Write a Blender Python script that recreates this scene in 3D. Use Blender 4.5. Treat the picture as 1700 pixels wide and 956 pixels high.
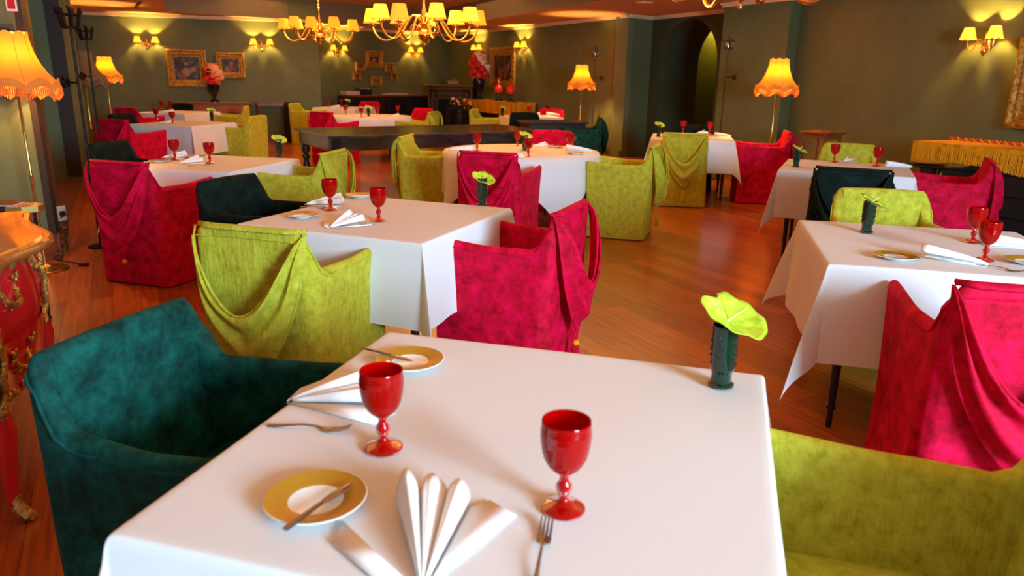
import bpy, bmesh, math, random
from math import sin, cos, pi, radians, sqrt, atan2, exp
from mathutils import Vector, Matrix
for o in list(bpy.data.objects): bpy.data.objects.remove(o)
SC = bpy.context.scene
COL = SC.collection
random.seed(7)

# ------------------------------------------------------------------ camera
CAMH = 1.44; F = 1226.2; PITCH = radians(15.859); ROLL = radians(0.934)
cd = bpy.data.cameras.new('camera'); cam = bpy.data.objects.new('camera', cd); COL.objects.link(cam)
fwd = Vector((0, cos(PITCH), -sin(PITCH))); up0 = Vector((0, sin(PITCH), cos(PITCH))); rt0 = Vector((1, 0, 0))
rt = cos(ROLL)*rt0 + sin(ROLL)*up0; up = cos(ROLL)*up0 - sin(ROLL)*rt0
m = Matrix((rt, up, -fwd)).transposed().to_4x4(); m.translation = Vector((0, 0, CAMH))
cam.matrix_world = m
cd.sensor_fit = 'HORIZONTAL'; cd.sensor_width = 36; cd.lens = F/1700*36; cd.clip_start = 0.05; cd.clip_end = 100
cd.dof.use_dof = True; cd.dof.focus_distance = 3.3; cd.dof.aperture_fstop = 4.2
SC.camera = cam

# ------------------------------------------------------------------ world, daylight, exposure
w = bpy.data.worlds.new('world'); SC.world = w; w.use_nodes = True
bg = w.node_tree.nodes['Background']; bg.inputs[0].default_value = (0.62, 0.78, 1.0, 1); bg.inputs[1].default_value = 0.28

def area(name, loc, target, sx, sy, power, color):
    l = bpy.data.lights.new(name, 'AREA'); l.shape = 'RECTANGLE'; l.size = sx; l.size_y = sy; l.energy = power; l.color = color
    o = bpy.data.objects.new(name, l); COL.objects.link(o); o.location = loc
    o.rotation_euler = (Vector(target)-Vector(loc)).to_track_quat('-Z', 'Y').to_euler(); return o
# daylight through the tall windows behind and to the right of the camera
area('window_daylight', (3.6, -2.6, 2.0), (0.3, 3.0, 0.6), 1.7, 1.6, 540, (0.50, 0.78, 1.0))
# added warm fills under the ceiling, standing in for the room's many lamps
area('warm_ceiling_fill', (-1.0, 3.0, 2.56), (-1.0, 3.0, 0), 5.0, 5.0, 24, (1.0, 0.42, 0.12))
area('warm_ceiling_fill', (-0.5, 9.0, 2.56), (-0.5, 9.0, 0), 6.0, 5.0, 90, (1.0, 0.46, 0.14))
area('warm_ceiling_fill', (-3.0, 14.5, 2.95), (-3.0, 14.5, 0), 6.0, 5.0, 70, (1.0, 0.46, 0.14))
vs = SC.view_settings; vs.view_transform = 'Standard'; vs.look = 'None'; vs.exposure = 0.82; vs.gamma = 1; vs.use_curve_mapping = False
SC.cycles.max_bounces = 8; SC.cycles.use_denoising = True

# ------------------------------------------------------------------ photo rays
def ray(px, py):
    a, b = px-850, py-478
    u = (cos(ROLL)*a + sin(ROLL)*b)/F; v = -(-sin(ROLL)*a + cos(ROLL)*b)/F
    return Vector((u, cos(PITCH)+v*sin(PITCH), -sin(PITCH)+v*cos(PITCH)))
def at(px, py, z=0.0):
    d = ray(px, py); return Vector((0, 0, CAMH)) + d*((z-CAMH)/d.z)
def atY(px, py, Y):
    d = ray(px, py); return Vector((0, 0, CAMH)) + d*(Y/d.y)

# ------------------------------------------------------------------ materials
def mat(name, col, rough=0.6, metal=0.0, **k):
    m = bpy.data.materials.new(name); m.use_nodes = True; nt = m.node_tree; b = nt.nodes['Principled BSDF']
    b.inputs['Base Color'].default_value = (*col, 1); b.inputs['Roughness'].default_value = rough; b.inputs['Metallic'].default_value = metal
    for kk, v in k.items():
        if kk in b.inputs: b.inputs[kk].default_value = v
    return m
def N(m, t, **k):
    n = m.node_tree.nodes.new(t)
    for a, v in k.items(): setattr(n, a, v)
    return n
def L(m, a, b): m.node_tree.links.new(a, b)
def BS(m): return m.node_tree.nodes['Principled BSDF']
def noise_ramp(m, scale, stops, detail=4, rough=0.6, coord='Object', mapscale=None, mixin=None, dist=0.0):
    tc = N(m, 'ShaderNodeTexCoord'); mp = N(m, 'ShaderNodeMapping'); L(m, tc.outputs[coord], mp.inputs[0])
    if mapscale: mp.inputs['Scale'].default_value = mapscale
    n = N(m, 'ShaderNodeTexNoise'); n.inputs['Scale'].default_value = scale; n.inputs['Detail'].default_value = detail; n.inputs['Roughness'].default_value = rough; n.inputs['Distortion'].default_value = dist
    L(m, mp.outputs[0], n.inputs[0]); r = N(m, 'ShaderNodeValToRGB'); L(m, n.outputs[0], r.inputs[0])
    el = r.color_ramp.elements
    while len(el) > 1: el.remove(el[-1])
    el[0].position = stops[0][0]; el[0].color = (*stops[0][1], 1)
    for p, c in stops[1:]:
        e = el.new(p); e.color = (*c, 1)
    return n, r, mp
def bump(m, src, strength, dist=0.01):
    b = N(m, 'ShaderNodeBump'); b.inputs['Strength'].default_value = strength; b.inputs['Distance'].default_value = dist
    L(m, src, b.inputs['Height']); L(m, b.outputs[0], BS(m).inputs['Normal']); return b

def velvet(name, dark, mid, light, rough=0.75, sheen=0.6):
    m = mat(name, mid, rough); b = BS(m)
    n, r, _ = noise_ramp(m, 14.0, [(0.33, dark), (0.50, mid), (0.70, light)], detail=8, rough=0.7, dist=0.15)
    L(m, r.outputs[0], b.inputs['Base Color'])
    b.inputs['Sheen Weight'].default_value = sheen; b.inputs['Sheen Roughness'].default_value = 0.35; b.inputs['Sheen Tint'].default_value = (*light, 1)
    b.inputs['Specular IOR Level'].default_value = 0.15
    bump(m, n.outputs[0], 0.35, 0.006); return m
def chenille(name, dark, mid, light):
    m = mat(name, mid, 0.85); b = BS(m)
    n, r, _ = noise_ramp(m, 22.0, [(0.32, dark), (0.5, mid), (0.70, light)], detail=8, rough=0.75)
    L(m, r.outputs[0], b.inputs['Base Color']); b.inputs['Sheen Weight'].default_value = 0.35; b.inputs['Sheen Tint'].default_value = (*light, 1)
    b.inputs['Specular IOR Level'].default_value = 0.12
    n2, _, _ = noise_ramp(m, 60.0, [(0, dark), (1, light)], detail=3, mapscale=(1, 1, 0.18))
    bump(m, n2.outputs[0], 0.9, 0.006); return m
M = {}
M['teal'] = velvet('teal_velvet', (0.001, 0.014, 0.011), (0.002, 0.048, 0.038), (0.004, 0.105, 0.082), sheen=0.35)
M['green'] = velvet('black_green_velvet', (0.0005, 0.003, 0.002), (0.002, 0.009, 0.006), (0.005, 0.022, 0.015), sheen=0.12)
M['magenta'] = velvet('magenta_velvet', (0.27, 0.0, 0.009), (0.56, 0.0003, 0.028), (0.82, 0.001, 0.075), sheen=0.22)
M['olive'] = chenille('olive_chenille', (0.31, 0.27, 0.014), (0.45, 0.43, 0.032), (0.56, 0.57, 0.06))
# cloth
m = mat('white_cloth', (0.74, 0.74, 0.75), 0.9); M['cloth'] = m
n, r, _ = noise_ramp(m, 220, [(0, (0, 0, 0)), (1, (1, 1, 1))], detail=2); bump(m, n.outputs[0], 0.06, 0.002); BS(m).inputs['Specular IOR Level'].default_value = 0.1
M['napkin'] = mat('napkin_cotton', (0.88, 0.88, 0.88), 0.9, **{'Specular IOR Level': 0.1})
M['red_glass'] = mat('red_glass', (0.52, 0.0004, 0.0004), 0.06, **{'Transmission Weight': 0.45, 'IOR': 1.35, 'Coat Weight': 0.15, 'Coat Roughness': 0.03})
M['green_glass'] = mat('green_glass', (0.001, 0.035, 0.018), 0.06, **{'Transmission Weight': 0.35, 'IOR': 1.35, 'Coat Weight': 0.8, 'Coat Roughness': 0.03})
m = mat('spathe_green', (0.42, 0.62, 0.02), 0.28, **{'Coat Weight': 0.4}); M['spathe'] = m
n, r, _ = noise_ramp(m, 45, [(0.3, (0.30, 0.52, 0.012)), (0.65, (0.55, 0.72, 0.05))], detail=2); L(m, r.outputs[0], BS(m).inputs['Base Color']); bump(m, n.outputs[0], 0.5, 0.004)
M['spadix'] = mat('spadix_cream', (0.78, 0.75, 0.22), 0.6)
M['steel'] = mat('cutlery_steel', (0.36, 0.34, 0.33), 0.24, 1.0)
M['porcelain'] = mat('porcelain', (0.80, 0.79, 0.74), 0.2)
M['gold_rim'] = mat('gold_glaze', (0.46, 0.25, 0.02), 0.35, 0.2)
m = mat('brass', (0.85, 0.52, 0.14), 0.22, 1.0); M['brass'] = m
M['gilt'] = mat('gilt_bronze', (0.55, 0.34, 0.08), 0.38, 0.9)
n, r, _ = noise_ramp(M['gilt'], 60, [(0.3, (0.25, 0.13, 0.03)), (0.6, (0.72, 0.47, 0.13))], detail=5); L(M['gilt'], r.outputs[0], BS(M['gilt']).inputs['Base Color']); bump(M['gilt'], n.outputs[0], 0.7, 0.01)
M['gilt_frame'] = mat('gilt_frame', (0.45, 0.26, 0.04), 0.42, 0.6)
n, r, _ = noise_ramp(M['gilt_frame'], 30, [(0.35, (0.20, 0.09, 0.015)), (0.6, (0.62, 0.36, 0.06))], detail=6); L(M['gilt_frame'], r.outputs[0], BS(M['gilt_frame']).inputs['Base Color']); bump(M['gilt_frame'], n.outputs[0], 1.0, 0.02)
M['black_wood'] = mat('black_lacquer_wood', (0.012, 0.012, 0.013), 0.28)
m = mat('ebonised_wood', (0.018, 0.022, 0.024), 0.14); M['dark_table'] = m
n, r, _ = noise_ramp(m, 8, [(0.35, (0.010, 0.013, 0.015)), (0.7, (0.045, 0.050, 0.050))], mapscale=(0.3, 5, 1)); L(m, r.outputs[0], BS(m).inputs['Base Color'])
M['iron'] = mat('wrought_iron', (0.02, 0.018, 0.016), 0.45, 0.7)
M['dark_iron'] = mat('bronzed_iron', (0.10, 0.075, 0.045), 0.4, 0.8)
M['black_plastic'] = mat('black_rubber', (0.01, 0.01, 0.01), 0.5)
M['white_plastic'] = mat('white_plastic', (0.7, 0.68, 0.62), 0.4)
m = mat('red_lacquer', (0.62, 0.012, 0.016), 0.22, **{'Coat Weight': 0.7}); M['red_lacquer'] = m
M['walnut'] = mat('walnut_wood', (0.20, 0.05, 0.012), 0.35)
n, r, _ = noise_ramp(M['walnut'], 10, [(0.3, (0.10, 0.022, 0.006)), (0.7, (0.28, 0.075, 0.018))], mapscale=(1, 8, 8)); L(M['walnut'], r.outputs[0], BS(M['walnut']).inputs['Base Color'])
m = mat('orange_varnish', (0.80, 0.22, 0.015), 0.16, **{'Coat Weight': 1.0, 'Coat Roughness': 0.05}); M['orange_top'] = m
n, r, _ = noise_ramp(m, 7, [(0.3, (0.62, 0.13, 0.008)), (0.7, (0.88, 0.30, 0.03))], mapscale=(5, 1, 1)); L(m, r.outputs[0], BS(m).inputs['Base Color'])
M['dark_trim'] = mat('dark_brown_trim', (0.035, 0.022, 0.014), 0.4)
M['rim_brown'] = mat('brown_moulding', (0.33, 0.10, 0.02), 0.2, **{'Coat Weight': 0.8})
M['gold_cloth'] = mat('golden_silk', (0.72, 0.40, 0.02), 0.6, **{'Specular IOR Level': 0.15})
m = M['gold_cloth']; n, r, _ = noise_ramp(m, 3, [(0.35, (0.52, 0.20, 0.003)), (0.65, (0.80, 0.36, 0.008))], mapscale=(4, 4, .4)); L(m, r.outputs[0], BS(m).inputs['Base Color'])
M['red_cord'] = mat('red_cord', (0.62, 0.03, 0.012), 0.7)
M['gold_cord'] = mat('gold_cord', (0.78, 0.30, 0.004), 0.7, **{'Specular IOR Level': 0.1})
M['page'] = mat('printed_paper', (0.55, 0.45, 0.36), 0.6)
M['orange_book'] = mat('brown_cover', (0.22, 0.06, 0.02), 0.5)
M['canvas'] = mat('dark_oil_canvas', (0.05, 0.035, 0.02), 0.5)
n, r, _ = noise_ramp(M['canvas'], 5, [(0.38, (0.012, 0.010, 0.008)), (0.52, (0.055, 0.030, 0.014)), (0.62, (0.22, 0.12, 0.055)), (0.72, (0.34, 0.22, 0.13))], detail=3); L(M['canvas'], r.outputs[0], BS(M['canvas']).inputs['Base Color'])
M['flesh_paint'] = mat('pale_oil_paint', (0.30, 0.17, 0.09), 0.6)
M['rust_paint'] = mat('russet_oil_paint', (0.22, 0.06, 0.02), 0.6)
M['flower_red'] = mat('red_petals', (0.65, 0.01, 0.012), 0.6)
M['flower_pale'] = mat('pale_petals', (0.85, 0.45, 0.28), 0.6)
M['flower_cream'] = mat('cream_petals', (0.9, 0.72, 0.55), 0.6)
M['flower_pink'] = mat('coral_petals', (0.85, 0.14, 0.06), 0.6)
M['stone'] = mat('dark_slate_stone', (0.035, 0.04, 0.035), 0.4)
M['stone_edge'] = mat('bronze_moulding', (0.20, 0.11, 0.035), 0.4, 0.4)
M['ceramic_black'] = mat('black_ceramic', (0.008, 0.008, 0.01), 0.12)
M['red_candle'] = mat('red_glass_shade', (0.60, 0.02, 0.01), 0.3, **{'Emission Color': (1, 0.05, 0.02, 1), 'Emission Strength': 0.04})
M['sign_red'] = mat('sign_red', (0.5, 0.01, 0.01), 0.4)
M['leaf'] = mat('dark_leaf', (0.02, 0.06, 0.012), 0.5)

# plaster walls, dark green, faintly brushed
def plaster(name, a, b_):
    m = mat(name, a, 0.62); n, r, _ = noise_ramp(m, 1.6, [(0.3, a), (0.7, b_)], detail=6, rough=0.7); L(m, r.outputs[0], BS(m).inputs['Base Color'])
    n2, _, _ = noise_ramp(m, 40, [(0, a), (1, a)]); bump(m, n2.outputs[0], 0.12, 0.01); BS(m).inputs['Specular IOR Level'].default_value = 0.3; return m
M['wall'] = plaster('dark_green_plaster', (0.105, 0.128, 0.055), (0.140, 0.165, 0.075))
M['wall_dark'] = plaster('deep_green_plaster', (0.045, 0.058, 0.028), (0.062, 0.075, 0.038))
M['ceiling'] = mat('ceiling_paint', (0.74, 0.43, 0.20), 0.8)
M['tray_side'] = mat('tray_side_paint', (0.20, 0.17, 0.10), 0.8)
M['cornice'] = mat('cornice_cream', (0.80, 0.58, 0.34), 0.7)
# oak floor
m = mat('oiled_floor', (0.4, 0.12, 0.02), 0.28, **{'Coat Weight': 0.25, 'Coat Roughness': 0.15}); M['floor'] = m
tc = N(m, 'ShaderNodeTexCoord'); mp = N(m, 'ShaderNodeMapping'); L(m, tc.outputs['Object'], mp.inputs[0]); mp.inputs['Rotation'].default_value = (0, 0, radians(62))
br = N(m, 'ShaderNodeTexBrick'); br.offset = 0.37; br.inputs['Scale'].default_value = 1.0
br.inputs['Brick Width'].default_value = 1.6; br.inputs['Row Height'].default_value = 0.135; br.inputs['Mortar Size'].default_value = 0.0012; br.inputs['Mortar Smooth'].default_value = 0.0
br.inputs['Color1'].default_value = (0.32, 0.062, 0.008, 1); br.inputs['Color2'].default_value = (0.55, 0.135, 0.020, 1); br.inputs['Mortar'].default_value = (0.12, 0.02, 0.004, 1); br.inputs['Bias'].default_value = -0.1
L(m, mp.outputs[0], br.inputs[0])
mp2 = N(m, 'ShaderNodeMapping'); L(m, mp.outputs[0], mp2.inputs[0]); mp2.inputs['Scale'].default_value = (1.2, 26, 1)
no = N(m, 'ShaderNodeTexNoise'); no.inputs['Scale'].default_value = 2.2; no.inputs['Detail'].default_value = 7; L(m, mp2.outputs[0], no.inputs[0])
rr = N(m, 'ShaderNodeValToRGB'); rr.color_ramp.elements[0].position = 0.3; rr.color_ramp.elements[0].color = (0.55, 0.5, 0.45, 1); rr.color_ramp.elements[1].position = 0.7; rr.color_ramp.elements[1].color = (1.15, 1.2, 1.25, 1)
L(m, no.outputs[0], rr.inputs[0]); mx = N(m, 'ShaderNodeMix', data_type='RGBA', blend_type='MULTIPLY'); mx.inputs[0].default_value = 1
L(m, br.outputs[0], mx.inputs[6]); L(m, rr.outputs[0], mx.inputs[7]); L(m, mx.outputs[2], BS(m).inputs['Base Color'])
bump(m, br.outputs['Fac'], -0.15, 0.003)
# lamp shades: silk lit from within
def shade_mat(name, col, em, strength):
    m = mat(name, col, 0.8); b = BS(m)
    b.inputs['Emission Color'].default_value = (*em, 1); b.inputs['Emission Strength'].default_value = strength
    b.inputs['Transmission Weight'].default_value = 0.0; b.inputs['Subsurface Weight'].default_value = 0.0
    return m
def silk_mat(name, tcol, dcol, em):
    m = mat(name, dcol, 0.8); nt = m.node_tree; b = BS(m); b.inputs['Emission Color'].default_value = (*em, 1); b.inputs['Emission Strength'].default_value = 1.0
    t = N(m, 'ShaderNodeBsdfTranslucent'); t.inputs[0].default_value = (*tcol, 1); a = N(m, 'ShaderNodeAddShader')
    L(m, b.outputs[0], a.inputs[0]); L(m, t.outputs[0], a.inputs[1]); L(m, a.outputs[0], nt.nodes['Material Output'].inputs[0]); return m
M['silk'] = silk_mat('lit_amber_silk', (0.078, 0.0165, 0.0004), (0.30, 0.12, 0.02), (0.22, 0.050, 0.001))
M['seam'] = mat('amber_seam', (0.35, 0.10, 0.01), 0.7)
M['silk_fringe'] = shade_mat('amber_fringe', (0.50, 0.12, 0.010), (1.0, 0.12, 0.001), 0.14)
M['pleat'] = shade_mat('lit_pleated_shade', (0.9, 0.5, 0.1), (1.0, 0.42, 0.015), 1.1)
M['pleat_deep'] = shade_mat('lit_orange_shade', (0.8, 0.35, 0.05), (1.0, 0.22, 0.006), 0.85)
M['bulb'] = shade_mat('bulb_glow', (1, 1, 1), (1.0, 0.72, 0.25), 6)
M['unlit_silk'] = mat('unlit_brown_silk', (0.22, 0.11, 0.03), 0.7)

# ------------------------------------------------------------------ mesh builder
class MB:
    def __init__(s): s.v = []; s.f = []; s.mi = []
    def add(s, vs, fs, k=0):
        o = len(s.v); s.v += [tuple(p) for p in vs]
        s.f += [tuple(i+o for i in f) for f in fs]; s.mi += [k]*len(fs)
    def box(s, x0, x1, y0, y1, z0, z1, k=0, M_=None):
        vs = [Vector((x, y, z)) for x in (x0, x1) for y in (y0, y1) for z in (z0, z1)]
        if M_: vs = [M_ @ p for p in vs]
        s.add(vs, [(0, 1, 3, 2), (4, 6, 7, 5), (0, 4, 5, 1), (2, 3, 7, 6), (0, 2, 6, 4), (1, 5, 7, 3)], k)
    def grid(s, nu, nv, fn, k=0, closeu=False, closev=False):
        vs = [fn(i/(nu if closeu else nu-1), j/(nv if closev else nv-1)) for i in range(nu) for j in range(nv)]
        fs = []
        for i in range(nu if closeu else nu-1):
            for j in range(nv if closev else nv-1):
                a = i*nv+j; b = ((i+1) % nu)*nv+j; c = ((i+1) % nu)*nv+(j+1) % nv; d = i*nv+(j+1) % nv
                fs.append((a, b, c, d))
        s.add(vs, fs, k)
    def lathe(s, prof, n=20, c=(0, 0, 0), k=0, mod=None, M_=None):
        vs = []
        for r, z in prof:
            for i in range(n):
                a = 2*pi*i/n; rr = r*(mod(a, z) if mod else 1)
                p = Vector((c[0]+rr*cos(a), c[1]+rr*sin(a), c[2]+z)); vs.append(M_ @ p if M_ else p)
        fs = []
        for j in range(len(prof)-1):
            for i in range(n): fs.append((j*n+i, j*n+(i+1) % n, (j+1)*n+(i+1) % n, (j+1)*n+i))
        if prof[0][0] > 1e-5 and not getattr(s, 'open_bottom', False): fs.append(tuple(range(n-1, -1, -1)))
        if prof[-1][0] > 1e-5 and not getattr(s, 'open_top', False): fs.append(tuple((len(prof)-1)*n+i for i in range(n)))
        s.add(vs, fs, k)
    def tube(s, pts, r, n=8, k=0, closed=False):
        pts = [Vector(p) for p in pts]; N_ = len(pts); vs = []; up_ = None
        for i, p in enumerate(pts):
            if closed: t = pts[(i+1) % N_]-pts[i-1]
            else: t = pts[min(i+1, N_-1)]-pts[max(i-1, 0)]
            t.normalize()
            if up_ is None: up_ = Vector((0, 0, 1)) if abs(t.z) < 0.9 else Vector((1, 0, 0))
            x = t.cross(up_).normalized(); y = x.cross(t).normalized(); up_ = y
            rr = r(i/(N_-1)) if callable(r) else r
            for a in range(n): vs.append(p+x*rr*cos(2*pi*a/n)+y*rr*sin(2*pi*a/n))
        fs = []
        for i in range(N_ if closed else N_-1):
            for a in range(n):
                i2 = (i+1) % N_
                fs.append((i*n+a, i*n+(a+1) % n, i2*n+(a+1) % n, i2*n+a))
        if not closed: fs.append(tuple(range(n-1, -1, -1))); fs.append(tuple((N_-1)*n+a for a in range(n)))
        s.add(vs, fs, k)
    def ball(s, c, r, n=10, m=6, sc=(1, 1, 1), k=0):
        prof = [(max(r*sin(pi*j/m), 1e-6), -r*cos(pi*j/m)) for j in range(m+1)]
        vs = []
        for q, z in prof:
            for i in range(n): vs.append((c[0]+q*cos(2*pi*i/n)*sc[0], c[1]+q*sin(2*pi*i/n)*sc[1], c[2]+z*sc[2]))
        s.add(vs, [(j*n+i, j*n+(i+1) % n, (j+1)*n+(i+1) % n, (j+1)*n+i) for j in range(m) for i in range(n)], k)
    def prism(s, poly, z0, z1, k=0):
        n = len(poly); s.add([(x, y, z0) for x, y in poly]+[(x, y, z1) for x, y in poly],
            [tuple(range(n-1, -1, -1)), tuple(range(n, 2*n))]+[(i, (i+1) % n, n+(i+1) % n, n+i) for i in range(n)], k)
    def build(s, name, mats, parent=None, smooth=True, bevel=0, sub=0, solid=0, auto=None):
        me = bpy.data.meshes.new(name); me.from_pydata(s.v, [], s.f)
        mats = mats if isinstance(mats, (list, tuple)) else [mats]
        for q in mats: me.materials.append(q)
        for p, k in zip(me.polygons, s.mi): p.material_index = k; p.use_smooth = smooth
        bm = bmesh.new(); bm.from_mesh(me); bmesh.ops.remove_doubles(bm, verts=bm.verts, dist=1e-5); bmesh.ops.recalc_face_normals(bm, faces=bm.faces)
        if auto is not None or (smooth and auto != 0):
            lim = radians(auto or 38)
            for e in bm.edges:
                if len(e.link_faces) == 2 and e.calc_face_angle(0) > lim: e.smooth = False
        bm.to_mesh(me); bm.free()
        o = bpy.data.objects.new(name, me); COL.objects.link(o)
        if parent: o.parent = parent
        if bevel: b = o.modifiers.new('b', 'BEVEL'); b.width = bevel; b.segments = 2; b.limit_method = 'ANGLE'
        if solid: b = o.modifiers.new('s', 'SOLIDIFY'); b.thickness = solid; b.offset = -1
        if sub: b = o.modifiers.new('u', 'SUBSURF'); b.levels = sub; b.render_levels = sub
        return o
def tag(o, label=None, cat=None, group=None, kind=None):
    if label: o['label'] = label
    if cat: o['category'] = cat
    if group: o['group'] = group
    if kind: o['kind'] = kind
    return o
def empty(name, loc=(0, 0, 0), rz=0):
    o = bpy.data.objects.new(name, None); o.empty_display_size = 0.1; COL.objects.link(o); o.location = loc; o.rotation_euler = (0, 0, rz); return o
def copy_tree(o, parent=None):
    c = o.copy(); COL.objects.link(c)
    if parent: c.parent = parent
    for ch in [x for x in o.children]: copy_tree(ch, c)
    return c
used = set()
def place(proto, loc, rz, label, group=None, cat=None, scale=None):
    if proto.name in used: o = copy_tree(proto)
    else: o = proto; used.add(proto.name)
    used.add(o.name)
    o.location = loc; o.rotation_euler = (0, 0, rz); o['label'] = label
    if group: o['group'] = group
    if cat: o['category'] = cat
    if scale: o.scale = (scale,)*3
    return o
def struct(o): o['kind'] = 'structure'; return o

# ------------------------------------------------------------------ room shell
H = 2.6
b = MB(); b.box(-13, 9, -4, 27, -0.1, 0.0); struct(b.build('floor', M['floor'], smooth=False))
def wall(name, pts, z0=0, z1=3.1, th=0.12, m='wall', corn=True, base=0.0):
    """upright wall along a run of floor points; the thickness goes away from the room (left of travel)"""
    b = MB()
    for p, q in zip(pts[:-1], pts[1:]):
        p = Vector((*p, 0)); q = Vector((*q, 0)); d = (q-p).normalized(); n = Vector((-d.y, d.x, 0))*th
        e = d*0.0
        v = [p-e, q+e, q+e+n, p-e+n]
        b.add([(a.x, a.y, z0) for a in v]+[(a.x, a.y, z1) for a in v], [(3, 2, 1, 0), (4, 5, 6, 7), (0, 1, 5, 4), (1, 2, 6, 5), (2, 3, 7, 6), (3, 0, 4, 7)])
    return struct(b.build(name, M[m], smooth=False))
def run_box(b, p, q, th, z0, z1, k=0):
    p = Vector((*p, 0)); q = Vector((*q, 0)); d = (q-p).normalized(); n = Vector((d.y, -d.x, 0))*th
    v = [p, q, q+n, p+n]
    b.add([(a.x, a.y, z0) for a in v]+[(a.x, a.y, z1) for a in v], [(3, 2, 1, 0), (4, 5, 6, 7), (0, 1, 5, 4), (1, 2, 6, 5), (2, 3, 7, 6), (3, 0, 4, 7)], k)
WL = [(-9.0, 15.9), (-4.4, 17.3)]
wall('wall_back_left', WL)
wall('wall_back_return', [(-4.4, 17.3), (-4.8, 18.9)])
wall('wall_back_middle', [(-4.8, 18.9), (-1.95, 22.2)])
wall('wall_right_far', [(-1.95, 22.2), (2.07, 14.46)], m='wall')
wall('wall_right_return', [(2.07, 14.46), (2.60, 14.91)], th=0.3)
# arch wall with an arched opening
def arch_wall():
    p0 = Vector((2.60, 14.91, 0)); p1 = Vector((3.62, 12.93, 0)); d = (p1-p0); Lw = d.length; d.normalize(); n = Vector((-d.y, d.x, 0))
    a0, a1, zs = 0.32, 1.86, 1.74; R = (a1-a0)/2; cx = (a0+a1)/2
    b = MB(); K = 18; arc = [(cx-R*cos(pi*i/K), zs+R*sin(pi*i/K)) for i in range(K+1)]
    P = lambda u, z, t=0: p0+d*u+n*t+Vector((0, 0, z))
    ZT = 3.1
    b.add([P(0, 0), P(a0, 0), P(a0, zs), P(a0, ZT), P(0, ZT)], [(0, 1, 2, 3, 4)])
    b.add([P(a1, 0), P(Lw, 0), P(Lw, ZT), P(a1, ZT), P(a1, zs)], [(0, 1, 2, 3, 4)])
    for i in range(K):
        (u, z), (u2, z2) = arc[i], arc[i+1]
        b.add([P(u, z), P(u2, z2), P(u2, ZT), P(u, ZT)], [(0, 1, 2, 3)])
    D = 0.9
    full = [(a0, 0)]+arc+[(a1, 0)]
    for (u, z), (u2, z2) in zip(full[:-1], full[1:]):
        b.add([P(u, z), P(u, z, D), P(u2, z2, D), P(u2, z2)], [(0, 1, 2, 3)])
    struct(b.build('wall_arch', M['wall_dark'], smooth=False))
    c = MB(); c.add([P(-0.5, 0, 2.6), P(2.4, 0, 2.6), P(2.4, 3.0, 2.6), P(-0.5, 3.0, 2.6)], [(0, 1, 2, 3)])
    c.add([P(-0.5, 0, 3), P(-0.5, 2.6, 3), P(2.4, 2.6, 3), P(2.4, 0, 3)], [(0, 1, 2, 3)])
    c.add([P(-0.5, 0, D), P(-0.5, 0, 2.6), P(-0.5, 3, 2.6), P(-0.5, 3, D)], [(0, 1, 2, 3)])
    c.add([P(2.4, 0, D), P(2.4, 0, 2.6), P(2.4, 3, 2.6), P(2.4, 3, D)], [(0, 1, 2, 3)])
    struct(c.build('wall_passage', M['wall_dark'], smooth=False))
    l = bpy.data.lights.new('passage_lamp', 'POINT'); l.energy = 26; l.color = (1, 0.66, 0.05); l.shadow_soft_size = 0.1
    o = bpy.data.objects.new('passage_lamp', l); COL.objects.link(o); o.location = P(-0.22, 2.50, 2.1)
arch_wall()
wall('wall_pillar', [(3.62, 12.93), (3.25, 12.25), (3.83, 11.0)], th=-0.01)
b = MB(); b.prism([(3.22, 12.2), (3.83, 11.0), (4.06, 11.25), (3.75, 12.6)], 0, 3.1)
bpy.data.objects.remove(bpy.data.objects['wall_pillar']); struct(b.build('wall_pillar', M['wall'], smooth=False))
for p_, q_ in (((4.06, 11.25), (4.76, 8.6)), ((4.76, 8.6), (5.05, 7.2)), ((5.05, 7.2), (5.75, 3.2))): wall('wall_right_near', [p_, q_])
wall('wall_left_far', [(-5.75, 9.3), (-9.0, 15.9)])
b = MB(); b.prism([(-5.32, 9.12), (-6.6, 8.6), (-6.8, 9.2), (-5.46, 9.62)], 0, 3.1); struct(b.build('wall_left_pilaster', M['wall'], smooth=False))
wall('wall_left_recess', [(-4.5, 5.6), (-6.2, 8.9)])
b = MB(); b.prism([(-3.60, 5.70), (-5.6, 5.15), (-5.6, 5.6), (-3.76, 6.02)], 0, 3.1); struct(b.build('wall_left_pier', M['wall'], smooth=False))
# dark timber edge on the pier and on the pilaster, skirtings and the low plinth
b = MB(); b.prism([(-3.585, 5.68), (-3.63, 5.668), (-3.64, 5.70), (-3.59, 5.74)], 0.2, 2.6); b.prism([(-3.585, 5.68), (-3.745, 6.03), (-3.78, 6.01), (-3.62, 5.68)], 0.2, 2.6)
struct(b.build('trim_1', M['dark_trim'], smooth=False))
b = MB(); b.prism([(-5.30, 9.10), (-5.45, 9.05), (-5.46, 9.12), (-5.33, 9.15)], 0.2, 2.6); struct(b.build('trim_2', M['dark_trim'], smooth=False))
b = MB(); run_box(b, (-5.6, 5.15), (-3.60, 5.70), 0.02, 0, 0.21); run_box(b, (-3.58, 5.70), (-3.74, 6.04), -0.02, 0, 0.21)
struct(b.build('baseboard_left', M['walnut'], smooth=False))
b = MB(); b.prism([(-3.72, 6.03), (-5.3, 9.1), (-6.2, 8.9), (-4.5, 5.75)], 0, 0.16); struct(b.build('trim_3', M['walnut'], smooth=False))
def skirt(name, pts, h=0.12, th=0.02, m='walnut'):
    b = MB()
    for p, q in zip(pts[:-1], pts[1:]): run_box(b, p, q, th, 0, h)
    return struct(b.build(name, M[m], smooth=False))
skirt('baseboard_back', WL); skirt('baseboard_back_middle', [(-4.8, 18.9), (-1.95, 22.2)]); skirt('baseboard_right_far', [(-1.95, 22.2), (2.07, 14.46)], m='wall_dark')
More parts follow.
